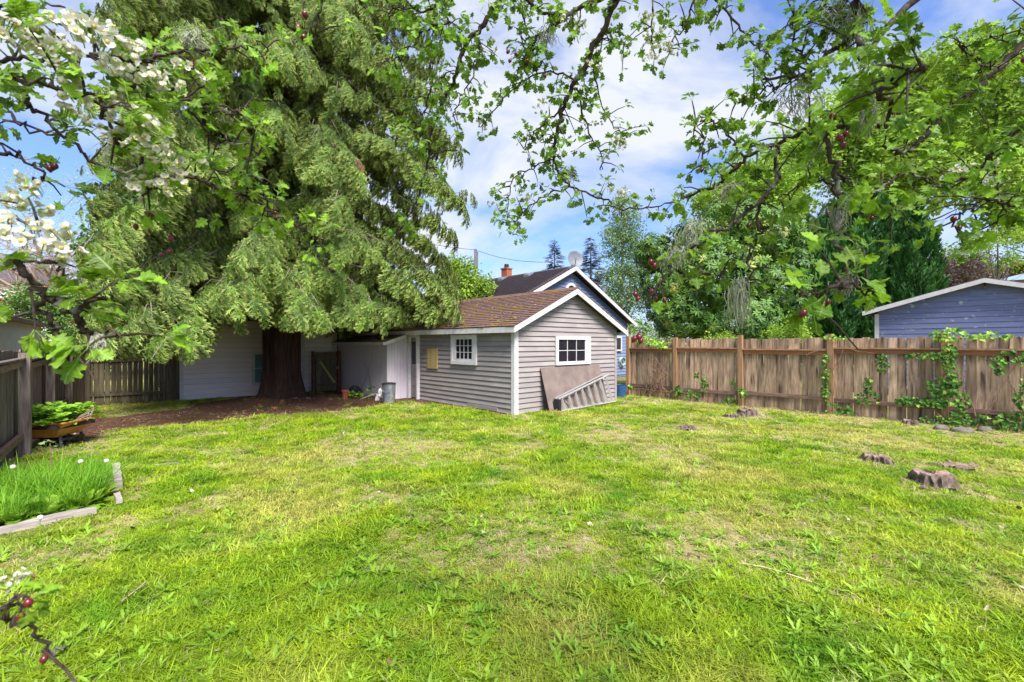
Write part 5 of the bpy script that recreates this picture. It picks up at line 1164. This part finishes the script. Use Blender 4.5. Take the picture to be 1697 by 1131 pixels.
    for (u, v, d, ru, rv) in lichens:
        c = P(u, v, d)-T; q = MB(); rx = ru/F*d; rz = rv/F*d
        for i in range(70):
            p = c+Vector((random.gauss(0,rx*.33), random.gauss(0,rx*.33), random.uniform(0,rz*.7))); pts = [p]; 
            for k in range(5): pts.append(pts[-1]+Vector((random.gauss(0,rx*.12), random.gauss(0,rx*.12), -rz*random.uniform(.05,.32))))
            q.tube(pts, [.0011,.001,.001,.0008,.0006,.0004], 3, False)
        part('lichen', q, LICH, t_, kind='stuff')
    return t_
R3 = [ # polyline in the photo, start/end distance, radii, twigs per metre, leaf size, carried by a limb
 ([(1022,-30),(1022,0),(990,64),(963,121),(940,158),(925,215),(918,249),(921,279)], 1.75,2.0,.017,.006, 34,.036,True),
 ([(921,279),(947,309),(997,329),(1024,346),(1084,343),(1125,333)], 2.0,1.9,.006,.003, 32,.036,False),
 ([(918,262),(883,279),(852,296),(842,336),(839,378)], 2.0,2.1,.004,.002, 36,.036,False),
 ([(945,309),(905,325),(876,343),(856,366),(850,390)], 2.0,2.0,.004,.002, 36,.036,False),
 ([(940,160),(920,190),(903,202),(880,225),(868,245)], 1.9,2.0,.006,.002, 40,.036,False),
 ([(960,130),(900,120),(849,148),(815,188),(795,212)], 1.9,2.1,.005,.002, 34,.034,False),
 ([(958,150),(965,185),(980,228),(998,262),(995,285)], 1.9,2.0,.005,.002, 26,.036,False),
 ([(985,90),(994,168),(1024,215),(1044,225)], 1.9,2.0,.004,.002, 30,.036,False),
 ([(990,60),(1010,68),(1030,72),(1045,60)], 1.85,1.9,.004,.002, 36,.036,False),
 ([(1060,-20),(980,3),(933,34),(893,57),(880,90),(872,120)], 1.7,1.9,.014,.003, 46,.036,True),
 ([(850,-20),(880,8),(910,24),(936,22)], 1.7,1.8,.010,.005, 46,.036,True),
 ([(860,-20),(868,30),(866,75),(880,110),(900,100)], 1.8,1.9,.005,.002, 44,.036,True),
 ([(840,-25),(827,0),(802,37),(768,81),(758,118),(741,158),(721,198),(711,235),(708,269),(694,323),(671,373),(655,397)], 1.7,2.0,.013,.003, 34,.037,True),
 ([(768,80),(748,50),(735,20),(715,-10)], 1.7,1.7,.003,.006, 42,.037,False),
 ([(790,60),(795,84),(778,134),(758,178),(750,190)], 1.75,1.8,.004,.002, 36,.036,False),
 ([(770,-15),(735,5),(704,17),(661,13),(640,30)], 1.5,1.6,.006,.002, 44,.038,True),
 ([(745,40),(715,45),(690,60),(660,90),(640,100)], 1.55,1.6,.004,.002, 44,.038,False),
 ([(740,120),(715,150),(700,190),(690,215),(670,210)], 1.7,1.7,.004,.002, 36,.036,False),
 ([(1081,-20),(1081,34),(1081,60),(1085,95)], 1.6,1.7,.004,.002, 40,.034,True),
 ([(1170,-20),(1147,10),(1135,40),(1115,70),(1110,85)], 1.6,1.7,.005,.002, 40,.034,True),
 ([(1180,-15),(1194,10),(1234,54),(1255,75),(1277,92)], 1.6,1.6,.005,.003, 38,.034,True),
 ([(1430,-30),(1423,0),(1416,60),(1372,87),(1345,118),(1315,128),(1262,130)], 1.1,1.3,.013,.004, 38,.037,True),
 ([(1423,100),(1400,70),(1385,30),(1360,0),(1330,-20)], 1.2,1.25,.006,.005, 36,.037,True),
 ([(1315,128),(1290,145),(1268,148),(1245,168),(1218,172)], 1.3,1.35,.004,.002, 42,.035,False),
 ([(1345,118),(1330,90),(1310,60),(1320,20)], 1.25,1.3,.004,.002, 50,.036,False),
 ([(1530,110),(1517,118),(1483,134),(1456,161),(1480,168),(1473,208)], .8,.9,.004,.004, 34,.044,False),
 ([(1416,60),(1450,90),(1480,110),(1517,118)], 1.1,.85,.006,.004, 34,.042,False),
 ([(1473,208),(1430,208),(1376,212),(1329,218),(1295,235),(1245,255),(1211,286),(1177,313),(1127,326)], 1.0,1.4,.008,.005, 28,.036,False),
 ([(1288,240),(1288,269),(1288,302),(1255,336),(1212,372),(1177,390),(1152,411),(1117,435),(1102,464),(1075,500)], 1.2,1.15,.006,.004, 24,.038,False),
 ([(1230,262),(1205,225),(1180,200),(1160,205),(1150,215)], 1.35,1.4,.004,.002, 44,.034,False),
 ([(1200,295),(1175,275),(1160,245),(1170,225)], 1.35,1.4,.004,.002, 34,.034,False),
 ([(1258,332),(1255,386),(1244,411),(1246,471)], 1.2,1.2,.005,.003, 26,.036,False),
 ([(1244,411),(1215,440),(1190,455),(1165,450)], 1.2,1.2,.004,.002, 26,.036,False),
 ([(1750,25),(1697,71),(1651,118),(1598,165),(1557,198),(1524,235),(1493,252),(1466,239)], 1.5,1.5,.014,.007, 30,.040,True),
 ([(1651,118),(1620,95),(1600,85),(1590,70)], 1.5,1.5,.004,.002, 46,.040,False),
 ([(1750,40),(1697,45),(1670,70),(1640,60)], 1.3,1.4,.004,.002, 34,.040,True),
 ([(1750,160),(1697,208),(1651,249),(1628,279),(1590,300),(1540,310)], 1.3,1.35,.009,.004, 26,.042,True),
 ([(1369,215),(1375,245),(1386,286),(1393,336),(1389,373),(1395,400),(1399,455),(1392,480)], 1.05,.95,.007,.005, 7,.042,False),
 ([(1386,286),(1420,320),(1460,312),(1500,290),(1540,300)], 1.1,1.15,.005,.003, 30,.040,False),
 ([(1393,320),(1360,300),(1320,310),(1290,330)], 1.1,1.15,.004,.002, 26,.038,False),
 ([(1470,312),(1480,340),(1470,365)], 1.15,1.15,.003,.002, 30,.038,False),
 ([(1750,330),(1697,345),(1640,330),(1600,350),(1580,372)], 1.15,1.2,.005,.003, 30,.042,True),
 ([(1640,280),(1660,330),(1650,370)], 1.2,1.2,.004,.002, 36,.040,False),
 ([(1395,475),(1370,480),(1345,488),(1330,490)], .85,.85,.004,.002, 34,.050,False),
 ([(1395,475),(1420,478),(1440,485)], .85,.85,.004,.002, 34,.050,False),
]
berR = [(1380,193,1.0,.009),(1392,228,1.0,.009),(1402,222,1.0,.008),(1397,240,1.0,.009),(842,86,1.8,.009),(855,90,1.8,.009),(845,101,1.8,.009),(874,101,1.8,.008),(903,126,1.85,.009),(1163,282,1.35,.007),(1220,278,1.3,.009),(1241,374,1.2,.008),(1123,348,1.5,.008),
 (1079,435,1.15,.009),(1084,441,1.15,.0095),(1053,488,1.15,.008),(1057,495,1.15,.007),(1080,483,1.15,.008),(1087,495,1.15,.0065),(1101,497,1.15,.008),(1051,562,1.1,.009),(1059,559,1.1,.009),(1062,565,1.1,.008),(1331,519,.85,.0085),(1371,501,.85,.007),(1580,363,1.2,.0085),(1612,373,1.2,.0085),(1590,378,1.2,.007),(1697,100,1.3,.009),(1372,353,1.1,.0065),(1445,362,1.15,.0065)]
blR = [(1072,42,1.6,1.0),(1090,70,1.6,1.1),(1100,88,1.6,.9),(1078,95,1.6,.8),(945,30,1.8,1.3),(960,52,1.8,1.2),(985,112,1.85,1.0),(895,178,1.9,1.0),(815,78,1.9,.9),(1024,242,1.95,1.3),(1020,322,1.9,1.2),(1035,322,1.9,1.1),(993,199,1.95,.8),(817,345,2.1,1.1),(797,208,2.0,.8),(1590,285,1.25,1.0),(1650,290,1.25,1.0),(1520,60,1.1,.6),(870,325,2.0,.8),(1000,262,1.95,.8)]
liR = [(1318,165,1.25,46,44),(1385,30,1.2,50,40),(1210,320,1.3,34,26),(1150,390,1.2,36,44),(1225,500,1.15,20,60),(1440,190,1.0,18,40),(1400,470,.9,20,22),(1390,360,1.0,16,30),(1420,45,1.15,20,50),(905,60,1.8,22,20),(940,290,2.0,16,16),(1118,425,1.15,26,26)]
hawthorn('hawthorn over the centre and right of the view with dark red berries and hanging lichen', (2.4, -1.7, 0), R3, berR, blR, liR)
Lb = [
 ([(-60,110),(0,124),(67,138),(111,151),(181,171),(215,185)], .75,.85,.005,.003, 36,.040,True),
 ([(-60,95),(30,100),(100,105),(165,95),(220,105),(245,125),(270,140)], .85,.95,.005,.003, 30,.040,True),
 ([(27,140),(40,165),(64,188),(111,228),(155,269),(200,285),(235,295)], .85,1.1,.005,.004, 22,.038,False),
 ([(165,170),(175,200),(202,232),(229,265),(242,302),(238,330)], .85,.95,.004,.002, 36,.038,False),
 ([(235,292),(316,292),(356,313),(417,329),(454,353),(504,380),(532,398)], 1.1,1.3,.006,.003, 44,.036,False),
 ([(417,329),(440,330),(460,345),(445,360)], 1.25,1.25,.003,.002, 50,.034,False),
 ([(150,90),(249,97),(302,87),(370,81),(403,77),(440,70)], .9,1.0,.005,.002, 42,.036,False),
 ([(181,160),(245,141),(302,158),(336,175),(380,188),(403,181)], .9,1.0,.005,.003, 40,.036,False),
 ([(336,178),(340,215),(365,235),(410,240),(425,255)], 1.0,1.05,.003,.002, 56,.034,False),
 ([(330,270),(360,285),(400,290),(430,300)], 1.1,1.15,.003,.002, 56,.034,False),
 ([(540,-30),(534,0),(528,30),(524,67)], 1.1,1.15,.004,.002, 20,.036,True),
 ([(-60,20),(0,10),(50,15),(100,5)], .8,.85,.005,.002, 30,.040,True),
 ([(-60,250),(0,255),(40,262),(70,290),(60,315)], .85,.9,.005,.002, 22,.038,True),
 ([(0,170),(30,205),(80,220),(130,215)], .95,1.0,.004,.002, 24,.036,False),
 ([(-60,385),(0,424),(37,447),(66,474),(87,498),(114,519),(133,540),(148,556),(172,556)], .65,.75,.007,.004, 12,.042,True),
 ([(114,516),(148,503),(170,493)], .72,.72,.005,.003, 10,.042,False),
 ([(37,447),(60,435),(90,440),(105,455)], .68,.7,.003,.002, 16,.046,False),
 ([(80,495),(68,510),(88,532),(95,548)], .72,.72,.006,.003, 10,.044,False),
 ([(160,556),(185,553),(200,556)], .72,.72,.003,.002, 26,.050,False),
 ([(-50,990),(0,1015),(29,1030),(59,1053),(82,1074),(106,1074)], .55,.6,.004,.002, 14,.026,True),
 ([(5,1018),(20,1000),(42,992)], .55,.55,.002,.0015, 14,.026,False),
 ([(-60,340),(0,350),(40,365),(70,385)], .7,.75,.004,.002, 9,.042,True),
]
berL = [(505,24,1.12,.0095),(494,46,1.12,.0085),(503,62,1.12,.0085),(423,81,1.0,.0085),(319,107,.95,.007),(279,96,.95,.0055),(83,279,.9,.008),(91,276,.9,.007),(174,291,1.0,.0075),(183,292,1.0,.006),(36,312,.9,.006),(244,354,1.0,.007),(253,355,1.0,.0075),(225,376,1.0,.007),(246,384,1.0,.0075),(398,332,1.15,.005),(456,353,1.2,.0055),(458,360,1.2,.005),(281,417,1.0,.007),(283,395,1.0,.007),(268,422,1.0,.006),(391,303,1.1,.004),(47,999,.55,.0058),(35,1022,.55,.0055),(73,1092,.55,.0052)]
blL = [(15,62,.8,1.2),(45,72,.8,1.2),(70,88,.8,1.2),(118,58,.85,1.5),(140,50,.85,1.3),(165,66,.85,1.5),(188,80,.85,1.2),(150,85,.85,1.2),(215,108,.9,1.2),(240,120,.9,1.2),(268,130,.9,1.2),(275,142,.9,.9),(150,165,.85,1.2),(135,205,.9,1.1),(205,190,.9,1.2),(225,195,.9,1.0),(230,220,.9,1.2),(258,238,.9,1.3),(280,255,.95,1.2),(300,272,.95,1.1),(250,245,.9,1.1),(255,305,.95,1.1),(275,300,.95,1.1),(215,312,.95,.9),(188,250,.95,.8),(25,325,.8,1.3),(45,335,.8,1.1),(50,392,.7,1.2),(75,402,.7,1.2),(95,415,.7,1.1),(318,120,.95,.8),(8,958,.6,.5),(24,962,.6,.45),(90,70,.85,1.1),(60,55,.85,1.0)]
liL = [(322,68,.95,24,22),(166,566,.72,13,18),(372,190,1.0,14,14)]
LSC, DSC = .80, .95; random.seed(23)
hawthorn('hawthorn at the left edge with white blossom clusters and lobed leaves close to the camera', (-2.3, -1.5, 0), Lb, berL, blL, liL)
